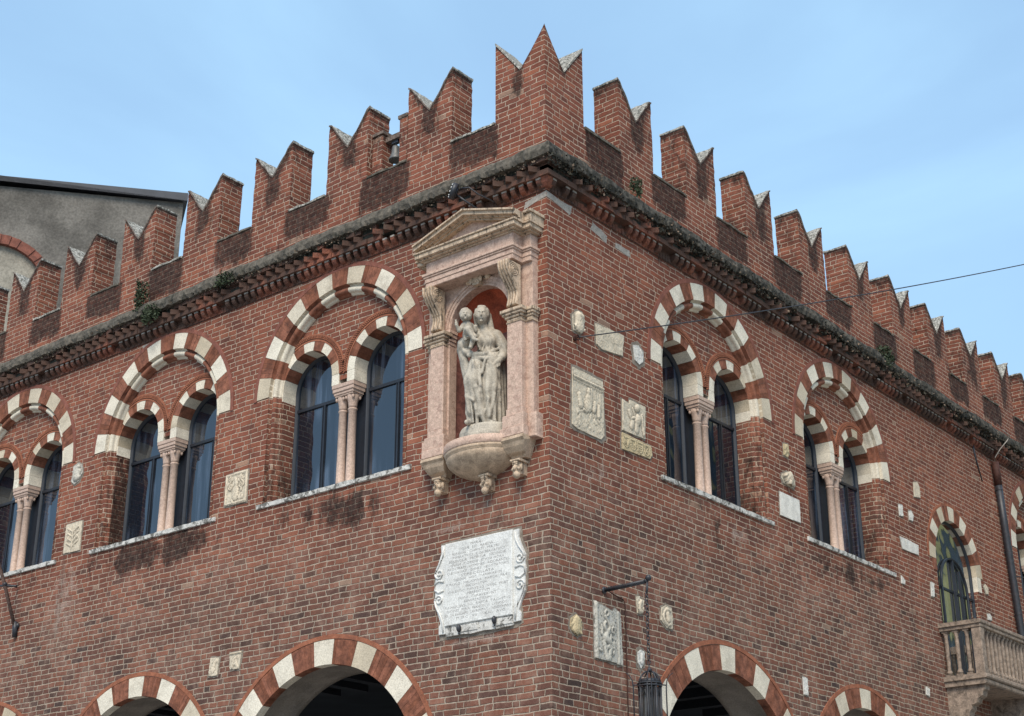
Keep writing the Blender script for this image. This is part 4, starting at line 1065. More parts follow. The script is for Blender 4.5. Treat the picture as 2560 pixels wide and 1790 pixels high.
def fx(p): return ((p[0]-SCX)*KX, -(p[1]-SCV), p[2])
def cap(a, b, ra, rb=None, **k):
    rb = ra if rb is None else rb
    if ra > .14: ra, rb = ra*KX, rb*KX*1.02
    return dict(t='c', a=fx(a), b=fx(b), ra=ra, rb=rb, **k)
def ell(c, r, **k): return dict(t='e', c=fx(c), r=(r[0]*(KX if r[0] > .12 else 1), r[1], r[2]), **k)
def turned(V):
    c, q = math.cos(TURN), math.sin(TURN); W = V.copy(); W[:, 0] = SCX+V[:, 0]*c-V[:, 1]*q; W[:, 1] = -SCV+.02+V[:, 0]*q+V[:, 1]*c; return W
SB = (-0.98, -0.05, 7.71)
stt = thing('stone_statue', SB, 'weathered grey stone statue of a veiled woman holding a child, standing in the shrine niche', 'statue')
P = [
 # skirt mass
 cap((-.93, .06, 8.92), (-.925, .05, 8.55), .165, .225, sy=.62), cap((-.93, .05, 8.55), (-.935, .05, 7.98), .24, .245, sy=.66),
 cap((-1.06, .13, 8.8), (-1.13, .20, 8.50), .10, .115), cap((-1.13, .20, 8.50), (-1.145, .16, 8.12), .105, .075),
 cap((-.84, .14, 8.8), (-.85, .18, 8.40), .12, .12), cap((-.85, .18, 8.40), (-.88, .13, 7.97), .115, .11),
 cap((-.69, .02, 8.95), (-.685, .0, 7.95), .055, .07), cap((-.74, .10, 8.75), (-.70, .06, 7.95), .05, .07),
 # torso, shoulders
 ell((-.92, .07, 9.08), (.165, .115, .19)), cap((-1.06, .06, 9.20), (-.79, .05, 9.18), .072, .078), ell((-.90, .07, 8.92), (.165, .12, .10)),
 ell((-.99, .155, 9.08), (.06, .05, .06), k=.04), ell((-.86, .15, 9.07), (.06, .05, .06), k=.04),
 cap((-.985, .10, 9.34), (-.95, .07, 9.19), .05, .06),
 # head
 ell((-1.0, .135, 9.425), (.085, .10, .122), k=.02), ell((-.995, .09, 9.46), (.102, .10, .125), k=.02),
 # veil
 cap((-1.105, .08, 9.46), (-1.075, .07, 9.27), .028, .03), cap((-.885, .06, 9.46), (-.85, .06, 9.24), .030, .045), cap((-1.04, .16, 9.545), (-.96, .16, 9.54), .020, .020), cap((-1.09, .17, 9.50), (-1.10, .16, 9.42), .014, .014), cap((-.91, .17, 9.50), (-.895, .16, 9.42), .014, .014),
 # viewer right arm with sleeve, hand with cloth
 cap((-.77, .05, 9.17), (-.645, .07, 9.0), .085, .075), cap((-.645, .07, 9.0), (-.655, .17, 8.86), .066, .055), cap((-.65, .15, 8.89), (-.665, .19, 8.83), .058, .056),
 cap((-.665, .19, 8.84), (-.715, .22, 8.765), .030, .040, k=.012), cap((-.70, .22, 8.78), (-.745, .235, 8.75), .036, .032, k=.012),
 cap((-.70, .235, 8.76), (-.705, .24, 8.69), .0125, .010, k=.006), cap((-.722, .24, 8.76), (-.732, .248, 8.675), .013, .010, k=.006), cap((-.745, .243, 8.76), (-.762, .25, 8.672), .013, .010, k=.006), cap((-.768, .24, 8.765), (-.795, .245, 8.69), .012, .010, k=.006), cap((-.735, .225, 8.80), (-.79, .235, 8.745), .013, .011, k=.006),
 cap((-.77, .245, 8.735), (-.86, .25, 8.685), .022, .026, k=.006),
 # viewer left arm cradling, drape bag
 cap((-1.075, .06, 9.19), (-1.27, .06, 9.02), .075, .075), cap((-1.27, .06, 9.03), (-1.23, .20, 9.06), .075, .055), ell((-1.29, .08, 9.03), (.085, .10, .115)), 
 cap((-1.235, .235, 9.085), (-1.19, .28, 9.08), .030, .024, k=.01), cap((-1.25, .255, 9.12), (-1.185, .30, 9.135), .012, .010, k=.005), cap((-1.255, .265, 9.095), (-1.185, .31, 9.105), .012, .010, k=.005), cap((-1.255, .27, 9.07), (-1.19, .31, 9.075), .012, .010, k=.005), cap((-1.25, .265, 9.045), (-1.20, .305, 9.045), .011, .009, k=.005),
 cap((-1.35, .05, 9.0), (-1.24, .09, 8.60), .035, .045), cap((-1.30, .10, 8.93), (-1.20, .12, 8.65), .045, .04), cap((-1.24, .16, 8.93), (-1.10, .2, 8.86), .045, .035),
 # girdle folds
 cap((-1.18, .19, 8.88), (-.95, .22, 8.86), .030, .034, k=.012), cap((-.95, .22, 8.86), (-.72, .14, 8.97), .034, .022, k=.012), cap((-1.12, .20, 8.825), (-.90, .235, 8.80), .024, .03, k=.01), cap((-.90, .235, 8.80), (-.71, .16, 8.91), .028, .02, k=.01),
 cap((-1.19, .2, 8.86), (-1.14, .22, 8.90), .03, .015, k=.008),
 # long folds of the mantle
 cap((-1.12, 0.268, 8.76), (-1.07, 0.288, 8.40), .018, .026, k=.024), cap((-1.07, 0.288, 8.40), (-1.00, 0.248, 8.05), .026, .030, k=.024), cap((-1.00, 0.248, 8.05), (-.93, 0.228, 7.95), .03, .03, k=.024),
 cap((-1.02, 0.268, 8.72), (-1.01, 0.268, 8.35), .012, .020, k=.024), cap((-1.04, 0.248, 8.5), (-.96, 0.238, 8.1), .018, .022, k=.024),
 cap((-.93, 0.268, 8.77), (-.975, 0.268, 8.6), .016, .016, k=.024), cap((-.84, 0.278, 8.72), (-.72, 0.218, 8.40), .016, .020, k=.024), cap((-.80, 0.268, 8.70), (-.70, 0.178, 8.25), .014, .018, k=.024),
 cap((-.86, 0.288, 8.25), (-.97, 0.228, 8.0), .014, .018, k=.024), cap((-.78, 0.268, 8.30), (-.86, 0.248, 8.02), .014, .02, k=.024), cap((-.74, 0.228, 8.35), (-.80, 0.218, 7.93), .016, .02, k=.024), cap((-.70, 0.168, 8.5), (-.71, 0.168, 7.92), .016, .022, k=.024), cap((-.67, 0.098, 8.4), (-.67, 0.108, 7.92), .016, .022, k=.024),
 cap((-1.16, 0.248, 8.28), (-1.11, 0.248, 7.95), .012, .02, k=.024), cap((-1.08, 0.228, 8.2), (-1.06, 0.218, 7.93), .014, .024, k=.024), cap((-1.22, 0.228, 8.3), (-1.10, 0.288, 8.22), .012, .012, k=.024),
 cap((-1.17, 0.240, 8.62), (-1.12, 0.250, 8.30), .014, .016, k=.024), cap((-.90, 0.260, 8.70), (-.90, 0.270, 8.35), .012, .016, k=.024), cap((-.82, 0.250, 8.62), (-.80, 0.260, 8.30), .012, .015, k=.024), cap((-.90, 0.260, 8.42), (-.84, 0.240, 8.05), .014, .018, k=.024),
 cap((-1.06, 0.270, 8.62), (-.99, 0.280, 8.42), .012, .012, k=.024), cap((-1.14, 0.260, 8.45), (-1.06, 0.250, 8.12), .012, .016, k=.024), cap((-1.33, 0.090, 8.86), (-1.22, 0.130, 8.62), .012, .014, k=.024), cap((-.71, 0.100, 8.80), (-.74, 0.150, 8.30), .014, .02, k=.024), cap((-1.08, 0.140, 9.14), (-1.05, 0.170, 8.98), .008, .010, k=.008), cap((-.70, 0.060, 9.12), (-.68, 0.090, 9.02), .010, .010, k=.008), cap((-.62, 0.090, 8.98), (-.69, 0.110, 8.96), .008, .008, k=.006), cap((-.62, 0.110, 8.93), (-.70, 0.130, 8.91), .008, .008, k=.006),
 # bodice folds
 cap((-.93, .17, 9.13), (-.98, .18, 8.93), .010, .012, k=.012), cap((-.85, .16, 9.13), (-.88, .17, 8.93), .010, .012, k=.012), cap((-1.03, .15, 9.12), (-1.03, .16, 8.95), .010, .010, k=.012),
 # feet
 cap((-1.165, .14, 8.10), (-1.165, .16, 7.97), .045, .038), cap((-1.165, .17, 7.955), (-1.21, .27, 7.94), .036, .026, k=.012), cap((-.80, .2, 7.95), (-.80, .26, 7.94), .04, .03),
 # face
 ell((-1.035, .235, 9.435), (.020, .022, .013), op='s', k=.012), ell((-.965, .235, 9.435), (.020, .022, .013), op='s', k=.012),
 ell((-1.035, .218, 9.433), (.014, .012, .009), k=.006), ell((-.965, .218, 9.433), (.014, .012, .009), k=.006),
 cap((-1.0, .233, 9.445), (-1.0, .252, 9.395), .008, .013, k=.008), cap((-1.02, .228, 9.355), (-.98, .228, 9.355), .008, .008, k=.006), ell((-1.0, .215, 9.325), (.022, .02, .016), k=.012), cap((-1.045, .222, 9.458), (-.955, .222, 9.458), .007, .007, k=.01),
]
def dispf(X, Y, Z):
    ang = np.arctan2(Y-.06, X-.02); lw = np.clip((8.8-Z)/.5, 0, 1)
    f = np.sin(ang*18+np.sin(Z*7)*1.2+Z*2)*0.008*lw
    up = np.clip((Z-8.8)/.1, 0, 1)*np.clip((9.22-Z)/.05, 0, 1)
    return f+np.sin(X*80+Z*38)*.0035*up
V_, F_ = sdf_mesh((-.38, -.24, 7.90), (.32, .22, 9.62), .0080, P, k=.026, disp=dispf); V_ = turned(V_)
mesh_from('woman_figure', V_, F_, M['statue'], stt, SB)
Pc = [ell((-1.245, .215, 9.40), (.076, .083, .085)), ell((-1.25, .19, 9.435), (.084, .08, .07)), cap((-1.235, .19, 9.33), (-1.225, .18, 9.29), .035, .045),
 cap((-1.225, .175, 9.27), (-1.19, .19, 9.13), .068, .075), ell((-1.2, .22, 9.16), (.06, .05, .055)),
 cap((-1.28, .19, 9.28), (-1.345, .23, 9.19), .034, .027), cap((-1.345, .23, 9.19), (-1.385, .27, 9.245), .025, .019), ell((-1.392, .275, 9.265), (.02, .014, .022), k=.008),
 cap((-1.398, .28, 9.28), (-1.405, .285, 9.315), .0065, .005, k=.004), cap((-1.388, .28, 9.28), (-1.388, .287, 9.318), .0065, .005, k=.004), cap((-1.38, .278, 9.275), (-1.372, .29, 9.285), .0065, .005, k=.004), cap((-1.402, .277, 9.265), (-1.41, .292, 9.27), .006, .005, k=.004), cap((-1.378, .275, 9.262), (-1.36, .285, 9.272), .007, .005, k=.004),
 cap((-1.16, .17, 9.28), (-1.10, .14, 9.22), .034, .028), cap((-1.10, .14, 9.22), (-1.09, .17, 9.27), .026, .02),
 cap((-1.22, .20, 9.13), (-1.20, .33, 9.155), .060, .045), cap((-1.20, .33, 9.155), (-1.10, .345, 9.02), .042, .026), cap((-1.10, .345, 9.02), (-1.045, .37, 8.995), .024, .016, k=.01),
 cap((-1.15, .20, 9.12), (-1.11, .27, 9.08), .055, .042), cap((-1.11, .27, 9.08), (-1.16, .27, 8.94), .038, .024), cap((-1.16, .27, 8.94), (-1.155, .31, 8.925), .022, .016),
 ell((-1.275, .298, 9.405), (.014, .010, .007), op='s', k=.010), ell((-1.215, .298, 9.400), (.014, .010, .007), op='s', k=.010), ell((-1.30, .262, 9.37), (.022, .022, .022)), ell((-1.19, .262, 9.37), (.022, .022, .022)),
 cap((-1.245, .292, 9.40), (-1.245, .308, 9.378), .005, .009, k=.006), cap((-1.258, .290, 9.348), (-1.232, .290, 9.348), .006, .006, k=.005), ell((-1.245, .28, 9.33), (.018, .015, .012)), ell((-1.165, .2, 9.385), (.012, .02, .024), k=.006), ell((-1.32, .2, 9.4), (.012, .02, .024), k=.006)]
for i in range(26):
    a = i*2.4; h_ = .25+.75*((i*.618) % 1); q = math.sqrt(max(0, 1-h_*h_)); Pc.append(ell((-1.25+.084*q*math.cos(a), .185+.08*q*math.sin(a), 9.435+.068*h_), (.017, .017, .014), k=.006))
V_, F_ = sdf_mesh((-.40, -.32, 8.88), (-.02, .08, 9.54), .0060, Pc, k=.016); V_ = turned(V_)
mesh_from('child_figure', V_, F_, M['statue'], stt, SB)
m = MB('L'); bow(m, -.975, [(.385, .30, 7.712), (.385, .30, 7.80), (.375, .295, 7.815), (.375, .295, 7.885), (.355, .275, 7.925)], 28)
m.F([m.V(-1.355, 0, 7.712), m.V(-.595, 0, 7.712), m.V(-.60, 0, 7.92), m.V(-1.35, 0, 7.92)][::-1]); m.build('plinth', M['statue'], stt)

# ------------------------------------------------------------------ carved stones set into the walls
def inside(poly, u, z):
    c = False; n = len(poly); j = n-1
    for i in range(n):
        if ((poly[i][1] > z) != (poly[j][1] > z)) and (u < (poly[j][0]-poly[i][0])*(z-poly[i][1])/(poly[j][1]-poly[i][1]+1e-12)+poly[i][0]): c = not c
        j = i
    return c
def relief(name, side, poly, feats, mat, label, cat, group=None, base=.018, res=.012, rough=.004, dirt=True, bed=.025, framed=None):
    cu = sum(p[0] for p in poly)/len(poly); cz = sum(p[1] for p in poly)/len(poly)
    loc = XF[side](cu, 0, cz)
    t = thing(name, loc, label, cat, group)
    # bed of mortar round the stone
    if bed:
        b = MB(side); q = []
        for p in poly:
            v = Vector((p[0]-cu, p[1]-cz)); v = v*(1+bed/max(v.length, .03)*1.2); q.append((cu+v.x, cz+v.y))
        qq = []
        for a, c in zip(q, q[1:]+q[:1]):
            for k in range(5): qq.append((a[0]+(c[0]-a[0])*k/5+random.uniform(-.012, .012)*(bed/.03), a[1]+(c[1]-a[1])*k/5+random.uniform(-.010, .010)*(bed/.03)))
        b.ext(qq, -.0045, .01); b.build('mortar_bed', M['bed'], t)
    u0, u1 = min(p[0] for p in poly), max(p[0] for p in poly); z0, z1 = min(p[1] for p in poly), max(p[1] for p in poly)
    nu, nz2 = max(2, int((u1-u0)/res)), max(2, int((z1-z0)/res)); m = MB(side)
    U = np.linspace(u0, u1, nu+1); Z = np.linspace(z0, z1, nz2+1); UU, ZZ = np.meshgrid(U, Z, indexing='ij'); H = np.zeros_like(UU)+base
    for ft in feats:
        if len(ft) == 6:
            a0, b0_, a1, b1_, r, h = ft; h *= .6; L2 = (a1-a0)**2+(b1_-b0_)**2+1e-9; tt = np.clip(((UU-a0)*(a1-a0)+(ZZ-b0_)*(b1_-b0_))/L2, 0, 1)
            d = np.sqrt((UU-a0-tt*(a1-a0))**2+(ZZ-b0_-tt*(b1_-b0_))**2)/r; H = np.where(d < 1, np.maximum(H, base+h*np.sqrt(np.clip(1-d*d, 0, 1))) if h > 0 else H+h*np.sqrt(np.clip(1-d*d, 0, 1)), H)
    H += rng.normal(0, rough, H.shape)*.5
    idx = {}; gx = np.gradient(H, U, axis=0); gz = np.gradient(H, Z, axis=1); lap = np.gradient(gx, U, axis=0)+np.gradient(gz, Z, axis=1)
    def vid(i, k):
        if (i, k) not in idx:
            dd_ = float(min(1, max(0, lap[i, k]*.03))) if dirt else 0  # curvature marks hollows whose shade is painted into the colour
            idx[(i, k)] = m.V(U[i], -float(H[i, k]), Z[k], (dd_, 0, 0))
        return idx[(i, k)]
    for i in range(nu):
        for k in range(nz2):
            if inside(poly, (U[i]+U[i+1])/2, (Z[k]+Z[k+1])/2): m.F([vid(i, k), vid(i+1, k), vid(i+1, k+1), vid(i, k+1)], 0, True)
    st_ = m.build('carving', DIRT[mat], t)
    e = MB(side); n = len(poly); fr = [e.V(p[0], -base+.001, p[1]) for p in poly]; bk = [e.V(p[0], .005, p[1]) for p in poly]
    e.F(fr)
    for k in range(n): e.F([fr[k], bk[k], bk[(k+1) % n], fr[(k+1) % n]])
    e.build('slab', M[mat], t)
    return t
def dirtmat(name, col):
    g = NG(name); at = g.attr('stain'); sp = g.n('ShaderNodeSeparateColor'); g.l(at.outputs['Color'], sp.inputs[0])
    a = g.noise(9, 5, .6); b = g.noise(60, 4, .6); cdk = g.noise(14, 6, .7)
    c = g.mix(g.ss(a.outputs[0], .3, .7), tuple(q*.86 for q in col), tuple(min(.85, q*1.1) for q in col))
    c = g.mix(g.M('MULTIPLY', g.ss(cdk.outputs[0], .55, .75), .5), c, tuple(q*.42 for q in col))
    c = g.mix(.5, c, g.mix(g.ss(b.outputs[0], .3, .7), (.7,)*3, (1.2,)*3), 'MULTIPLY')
    c = g.mix(g.M('MULTIPLY', sp.outputs[0], .75), c, tuple(q*.16 for q in col))  # crevice shade mixed into the stone colour
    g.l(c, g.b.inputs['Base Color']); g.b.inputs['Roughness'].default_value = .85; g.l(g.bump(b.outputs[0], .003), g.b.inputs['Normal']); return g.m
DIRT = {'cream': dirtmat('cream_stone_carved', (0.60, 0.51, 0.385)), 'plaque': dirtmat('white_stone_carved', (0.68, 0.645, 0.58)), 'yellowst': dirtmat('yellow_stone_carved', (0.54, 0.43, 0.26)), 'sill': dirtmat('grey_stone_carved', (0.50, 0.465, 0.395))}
def arc(cu, cz, r, a0, a1, w_, h, n=8):
    o = []; pts = [(cu+r*math.cos(R_(a0+(a1-a0)*k/n)), cz+r*math.sin(R_(a0+(a1-a0)*k/n))) for k in range(n+1)]
    for a, b in zip(pts, pts[1:]): o.append((a[0], a[1], b[0], b[1], w_, h))
    return o
def spir(cu, cz, r, w_, h, turns=1.5, a0=90, sgn=1):
    o = []; n = int(14*turns); pts = [(cu+r*(1-k/n*.85)*math.cos(R_(a0+sgn*360*turns*k/n)), cz+r*(1-k/n*.85)*math.sin(R_(a0+sgn*360*turns*k/n))) for k in range(n+1)]
    for a, b in zip(pts, pts[1:]): o.append((a[0], a[1], b[0], b[1], w_, h))
    return o
def lumps(u0, u1, z0, z1, n, r=(.02, .05), h=(.01, .03), seed=1):
    q = random.Random(seed); o = []
    for _ in range(n):
        u = q.uniform(u0, u1); z = q.uniform(z0, z1); a = q.uniform(0, 6.28); l = q.uniform(0, .05); o.append((u, z, u+l*math.cos(a), z+l*math.sin(a), q.uniform(*r), q.uniform(*h)))
    return o
# left face
def frame_f(u0, u1, z0, z1, w_=.018, h=.02): return [(u0, z0, u1, z0, w_, h), (u1, z0, u1, z1, w_, h), (u1, z1, u0, z1, w_, h), (u0, z1, u0, z0, w_, h)]
relief('relief_panel', L, [(-5.86, 7.85), (-5.40, 7.84), (-5.40, 8.32), (-5.86, 8.31)],
       frame_f(-5.84, -5.42, 7.87, 8.30)+[(-5.63, 7.96, -5.63, 8.05, .07, .035), (-5.63, 8.05, -5.63, 8.22, .02, .03)]+spir(-5.74, 8.12, .06, .013, .03)+spir(-5.52, 8.12, .06, .013, .03, sgn=-1)+spir(-5.74, 8.23, .04, .012, .025)+spir(-5.52, 8.23, .04, .012, .025)+lumps(-5.8, -5.45, 7.9, 8.2, 12, (.012, .028), seed=3),
       'cream', 'square cream panel carved with a vase of scrolling leaves, between two twin windows', 'carved panel')
relief('relief_panel', L, [(-9.655, 7.80), (-9.235, 7.79), (-9.24, 8.26), (-9.65, 8.265)],
       [(-9.45, 7.84, -9.45, 8.22, .014, .02)]+[(-9.45, 7.88+.08*k, -9.45+s_*.13, 7.95+.08*k, .016, .022) for k in range(4) for s_ in (-1, 1)]+arc(-9.55, 8.0, .05, 0, 200, .012, .015)+arc(-9.34, 8.0, .05, 180, -30, .012, .015)+lumps(-9.6, -9.28, 7.84, 8.2, 10, (.012, .02), (.006, .015), seed=5),
       'cream', 'pale slab with worn leaf carving low on the wall near the left edge', 'carved panel')
relief('carved_fragment', L, [(-9.57, 8.92), (-9.45, 8.96), (-9.38, 9.08), (-9.42, 9.22), (-9.52, 9.27), (-9.64, 9.23), (-9.62, 9.12), (-9.66, 9.0)],
       [(-9.52, 9.05, -9.52, 9.12, .09, .07), (-9.52, 9.18, -9.48, 9.2, .04, .06)]+lumps(-9.6, -9.44, 8.98, 9.2, 8, (.015, .03), (.03, .05), seed=8), 'sill', 'small whitish carved shield stone high between the leftmost windows', 'carved stone')
relief('carved_fragment', L, [(-5.93, 5.45), (-5.76, 5.44), (-5.74, 5.68), (-5.92, 5.69)], [(-5.87, 5.52, -5.82, 5.62, .03, .02)]+lumps(-5.9, -5.78, 5.48, 5.65, 6, (.015, .03), (.01, .02), seed=2), 'cream', 'small worn white fragment, left of a pair above the ground arches', 'carved stone')
relief('carved_fragment', L, [(-5.50, 5.49), (-5.32, 5.48), (-5.28, 5.71), (-5.52, 5.71)], spir(-5.4, 5.58, .05, .014, .02)+lumps(-5.48, -5.33, 5.5, 5.68, 5, (.015, .03), (.01, .02), seed=4)+[(-5.51, 5.70, -5.29, 5.70, .012, .03)], 'cream', 'small worn white fragment under a dark strip, right of a pair above the ground arches', 'carved stone')
# the inscription with scrolled sides
patch('L', [(-1.71, 5.38), (-1.3, 5.37), (-1.0, 5.365), (-.5, 5.38), (-.41, 5.42), (-.41, 5.56), (-.43, 5.66), (-.345, 5.80), (-.33, 5.95), (-.33, 6.15), (-.33, 6.25), (-.42, 6.45), (-.42, 6.59), (-1.0, 6.60), (-1.71, 6.59), (-1.70, 6.45), (-1.80, 6.25), (-1.80, 5.85), (-1.69, 5.6), (-1.73, 5.5)], mat='bed')
insc = thing('inscription_plaque', (-1.06, 0, 6.0), 'white marble Latin inscription plaque with scrolled sides under the shrine', 'plaque')
m = MB(L); m.bbox(-1.595, -.535, -.055, .0, 5.53, 6.555, .008); m.build('inscribed_slab', M['plaque'], insc)
m = MB(L); q = [(-1.58, 5.405), (-1.30, 5.41), (-1.2, 5.395), (-1.0, 5.41), (-.8, 5.40), (-.54, 5.41), (-.535, 5.53), (-1.595, 5.53)]; m.ext(q, -.035, 0.005)
for u_, z_ in ((-1.12, 5.50), (-.80, 5.485)): m.bbox(u_-.24 if u_ < -1 else u_-.05, u_+.05 if u_ < -1 else u_+.26, -.045, -.03, 5.43, 5.515, .006)
m.build('lower_slab', M['sill'], insc)
for s_ in (-1, 1):
    c0 = -1.065; X = lambda x: c0+s_*x
    m = MB(L)
    outl = [(.53, 6.55), (.615, 6.555), (.61, 6.45), (.66, 6.33), (.71, 6.23), (.70, 6.13), (.715, 6.06), (.70, 5.97), (.70, 5.88), (.70, 5.80), (.645, 5.68), (.61, 5.58), (.635, 5.545), (.635, 5.45), (.53, 5.445)]
    pts = [(X(a), b) for a, b in outl]
    if s_ > 0: pts = pts[::-1]
    m.ext(pts, -.03, .0)
    m.build('scroll_side', M['plaque'], insc)
    m = MB(L)
    def tb(pts, r): m.tube([(X(a), -.036, b) for a, b in pts], r, 8)
    for (cx, cz, r, a0, sg) in ((.635, 6.20, .068, 0, 1), (.635, 5.87, .068, 0, -1)):
        n_ = 26; tb([(cx+r*(1-k/n_*.8)*math.cos(R_(a0+sg*500*k/n_)*-1), cz+r*(1-k/n_*.8)*math.sin(R_(a0+sg*500*k/n_)*-1)) for k in range(n_+1)], .012)
    tb([(.56, 6.53), (.575, 6.42), (.62, 6.34), (.68, 6.26), (.703, 6.2)], .012); tb([(.56, 5.47), (.57, 5.58), (.61, 5.68), (.68, 5.79), (.703, 5.87)], .012)
    tb([(.56, 6.09), (.64, 6.11), (.70, 6.085), (.705, 6.0), (.64, 5.965), (.56, 5.985)], .013)
    m.build('scroll_moulding', M['plaque'], insc)
m = MB(L)
for (u_, z_) in ((-1.345, 5.475), (-.795, 5.50)): m.ball((u_, -.07, z_), (.028, .035, .048), 10); m.tube([(u_, -.07, z_-.04), (u_, -.06, z_-.075)], .010, 6); m.tube([(u_, -.05, z_), (u_, 0, z_)], .012, 6)
m.build('iron_stud', M['iron'], insc)
TX = [("MARIÆ", 640, 765), ("QVÆ . EST . MAXIMA .", 535, 920), ("VIRGINI . CHRISTI . MATRI", 420, 970), ("IMPERATRICI . CONSERVATRICI", 420, 1035), ("BENEVOLÆ . PROPITIÆ . SECVNDÆ", 385, 1050),
      ("QVAM . COTIDIE . STATA HORA", 405, 1030), ("PROSTRATI . HOMINES . ADORANTES", 370, 1090), ("CLEMENTIATI . OMNES . NEGOTIATORES", 365, 1080), ("STIPE COLLATA", 530, 915), ("SIGNVM . HOC . MARMOREVM", 440, 1000),
      ("P. PAVLO . MALASPINA . MARCH . PRÆT", 355, 1095), ("INCOHATVM", 585, 835), ("VINCENTIO . MANVELLO . IVRISC . PRÆT", 370, 1075), ("PERFECTVM", 605, 865), ("PONI . CVRAVERVNT", 505, 945),
      ("REVERENTISSIMI", 570, 885), ("RAINOLDVS . IO . BAPTA . TACHETVS", 345, 1095), ("IOANNES . PONA . FRANCISCVS . LVTIASCVS", 360, 1065), ("IO . DE BVRLAPIS . LAVRENTIVS . TVDESCHINVS", 345, 1105), ("M D C . VII      KAL . AVG", 480, 1040)]
tv, tf = [], []
for i, (t_, x0, x1) in enumerate(TX):
    cu_ = bpy.data.curves.new('t', 'FONT'); cu_.body = t_; cu_.size = .05; cu_.align_x = 'LEFT'; cu_.extrude = 0.0; cu_.resolution_u = 2; cu_.offset = -0.0006
    ob = bpy.data.objects.new('t', cu_); COL.objects.link(ob); dg = bpy.context.evaluated_depsgraph_get(); me = bpy.data.meshes.new_from_object(ob.evaluated_get(dg))
    if len(me.vertices):
        co = np.array([v.co[:] for v in me.vertices]); w0, w1 = co[:, 0].min(), co[:, 0].max(); a = -1.6+(x0-330)/785*1.06; b = -1.6+(x1-330)/785*1.06
        k_ = (b-a)/(w1-w0); bs = len(tv)
        zc_ = 6.495-i*.0468
        for v in co: tv.append((a+(v[0]-w0)*k_, -.0562, zc_+(v[1]-.017)*.86-.0))
        for p in me.polygons: tf.append(tuple(bs+j for j in p.vertices))
    bpy.data.objects.remove(ob); bpy.data.curves.remove(cu_); bpy.data.meshes.remove(me)
mesh_from('lettering', np.array(tv), tf, M['letters'], insc, (-1.06, 0, 6.0), False)

# right face
R1 = 'R'
relief('carved_fragment', R1, [(.52, 9.18), (.66, 9.17), (.73, 9.27), (.75, 9.40), (.70, 9.48), (.58, 9.46), (.49, 9.37)], [(.62, 9.25, .62, 9.38, .09, .08), (.60, 9.40, .66, 9.40, .05, .09)]+lumps(.53, .72, 9.2, 9.44, 8, (.02, .035), (.04, .08), seed=9), 'cream', 'weathered carved head stone just above the iron cable ring', 'carved stone')
relief('stone_slab', R1, [(1.01, 9.15), (1.12, 9.11), (1.58, 9.16), (1.62, 9.46), (1.0, 9.43)], lumps(1.05, 1.58, 9.18, 9.4, 26, (.015, .035), (.002, .007), seed=12), 'cream', 'blank cream stone slab under the cable left of the twin window', 'stone slab')
relief('carved_fragment', R1, [(1.87, 9.20), (1.97, 9.16), (2.06, 9.23), (2.07, 9.36), (1.96, 9.43), (1.84, 9.40)], lumps(1.9, 2.03, 9.22, 9.37, 5, (.02, .04), (.004, .01), seed=13), 'plaque', 'small bright white stone shield in a grey mortar patch beside the twin window', 'carved stone', bed=.05)
relief('relief_panel', R1, [(.45, 7.90), (.55, 7.87), (1.05, 7.86), (1.12, 7.93), (1.12, 8.655), (.48, 8.665)],
       [(.48, 8.55, 1.12, 8.55, .02, .035), (.48, 8.51, 1.12, 8.51, .012, .02), (.80, 8.42, .80, 8.45, .035, .03), (.80, 8.42, .72, 8.25, .02, .02), (.80, 8.42, .86, 8.28, .02, .02), (.78, 8.22, .80, 8.32, .075, .04), (.63, 8.20, .60, 8.33, .045, .03), (.68, 8.16, .74, 8.14, .02, .03),
        (.90, 8.2, .92, 8.3, .04, .035), (1.0, 8.15, 1.01, 8.28, .035, .03), (1.04, 8.1, 1.04, 8.45, .014, .015), (.86, 8.38, .86, 8.48, .012, .012), (.94, 8.36, .94, 8.48, .012, .012)]+lumps(.52, 1.08, 7.92, 8.14, 34, (.015, .035), (.004, .016), seed=21),
       'cream', 'largest cream relief panel with a battered winged figure under a moulding', 'carved panel', bed=.045)
relief('relief_panel', R1, [(1.53, 8.12), (2.04, 8.13), (2.07, 8.58), (1.72, 8.585), (1.70, 8.52), (1.55, 8.55)],
       [(1.56, 8.15, 1.56, 8.5, .015, .01), (1.85, 8.50, 1.88, 8.52, .05, .045), (1.76, 8.48, 1.80, 8.40, .016, .025), (1.70, 8.36, 1.68, 8.42, .03, .03), (1.72, 8.33, 1.80, 8.36, .02, .03), (1.86, 8.33, 1.88, 8.36, .07, .05), (1.84, 8.2, 1.84, 8.26, .05, .035), (1.73, 8.22, 1.75, 8.28, .045, .03), (1.98, 8.28, 1.97, 8.42, .02, .03), (2.0, 8.18, 1.99, 8.25, .025, .035)]+arc(1.98, 8.42, .03, 0, 300, .012, .025),
       'cream', 'cream relief of a rampant animal over two shields, right of the large panel', 'carved panel')
fs = []
for k in range(4):
    cx = 1.60+.155*k; fs += [(cx-.06, 8.04, cx+.06, 8.04, .010, .014), (cx-.06, 8.04, cx-.055, 7.96, .010, .014), (cx+.06, 8.04, cx+.055, 7.96, .010, .014)]+arc(cx, 7.96, .055, 180, 360, .010, .014, 6)
fs += lumps(1.56, 1.80, 7.93, 8.02, 10, (.01, .02), (.006, .014), seed=30)+[(1.86, 8.0, 1.97, 8.0, .01, .012), (1.86, 7.97, 1.97, 7.97, .01, .012), (1.86, 7.94, 1.96, 7.94, .01, .012), (2.02, 7.93, 2.10, 8.02, .01, .012), (2.02, 8.02, 2.10, 7.93, .01, .012)]
relief('relief_panel', R1, [(1.51, 7.86), (2.14, 7.885), (2.19, 7.95), (2.17, 8.06), (1.52, 8.085)], fs, 'yellowst', 'yellowish strip carved with a row of four small shields', 'carved panel', res=.010)
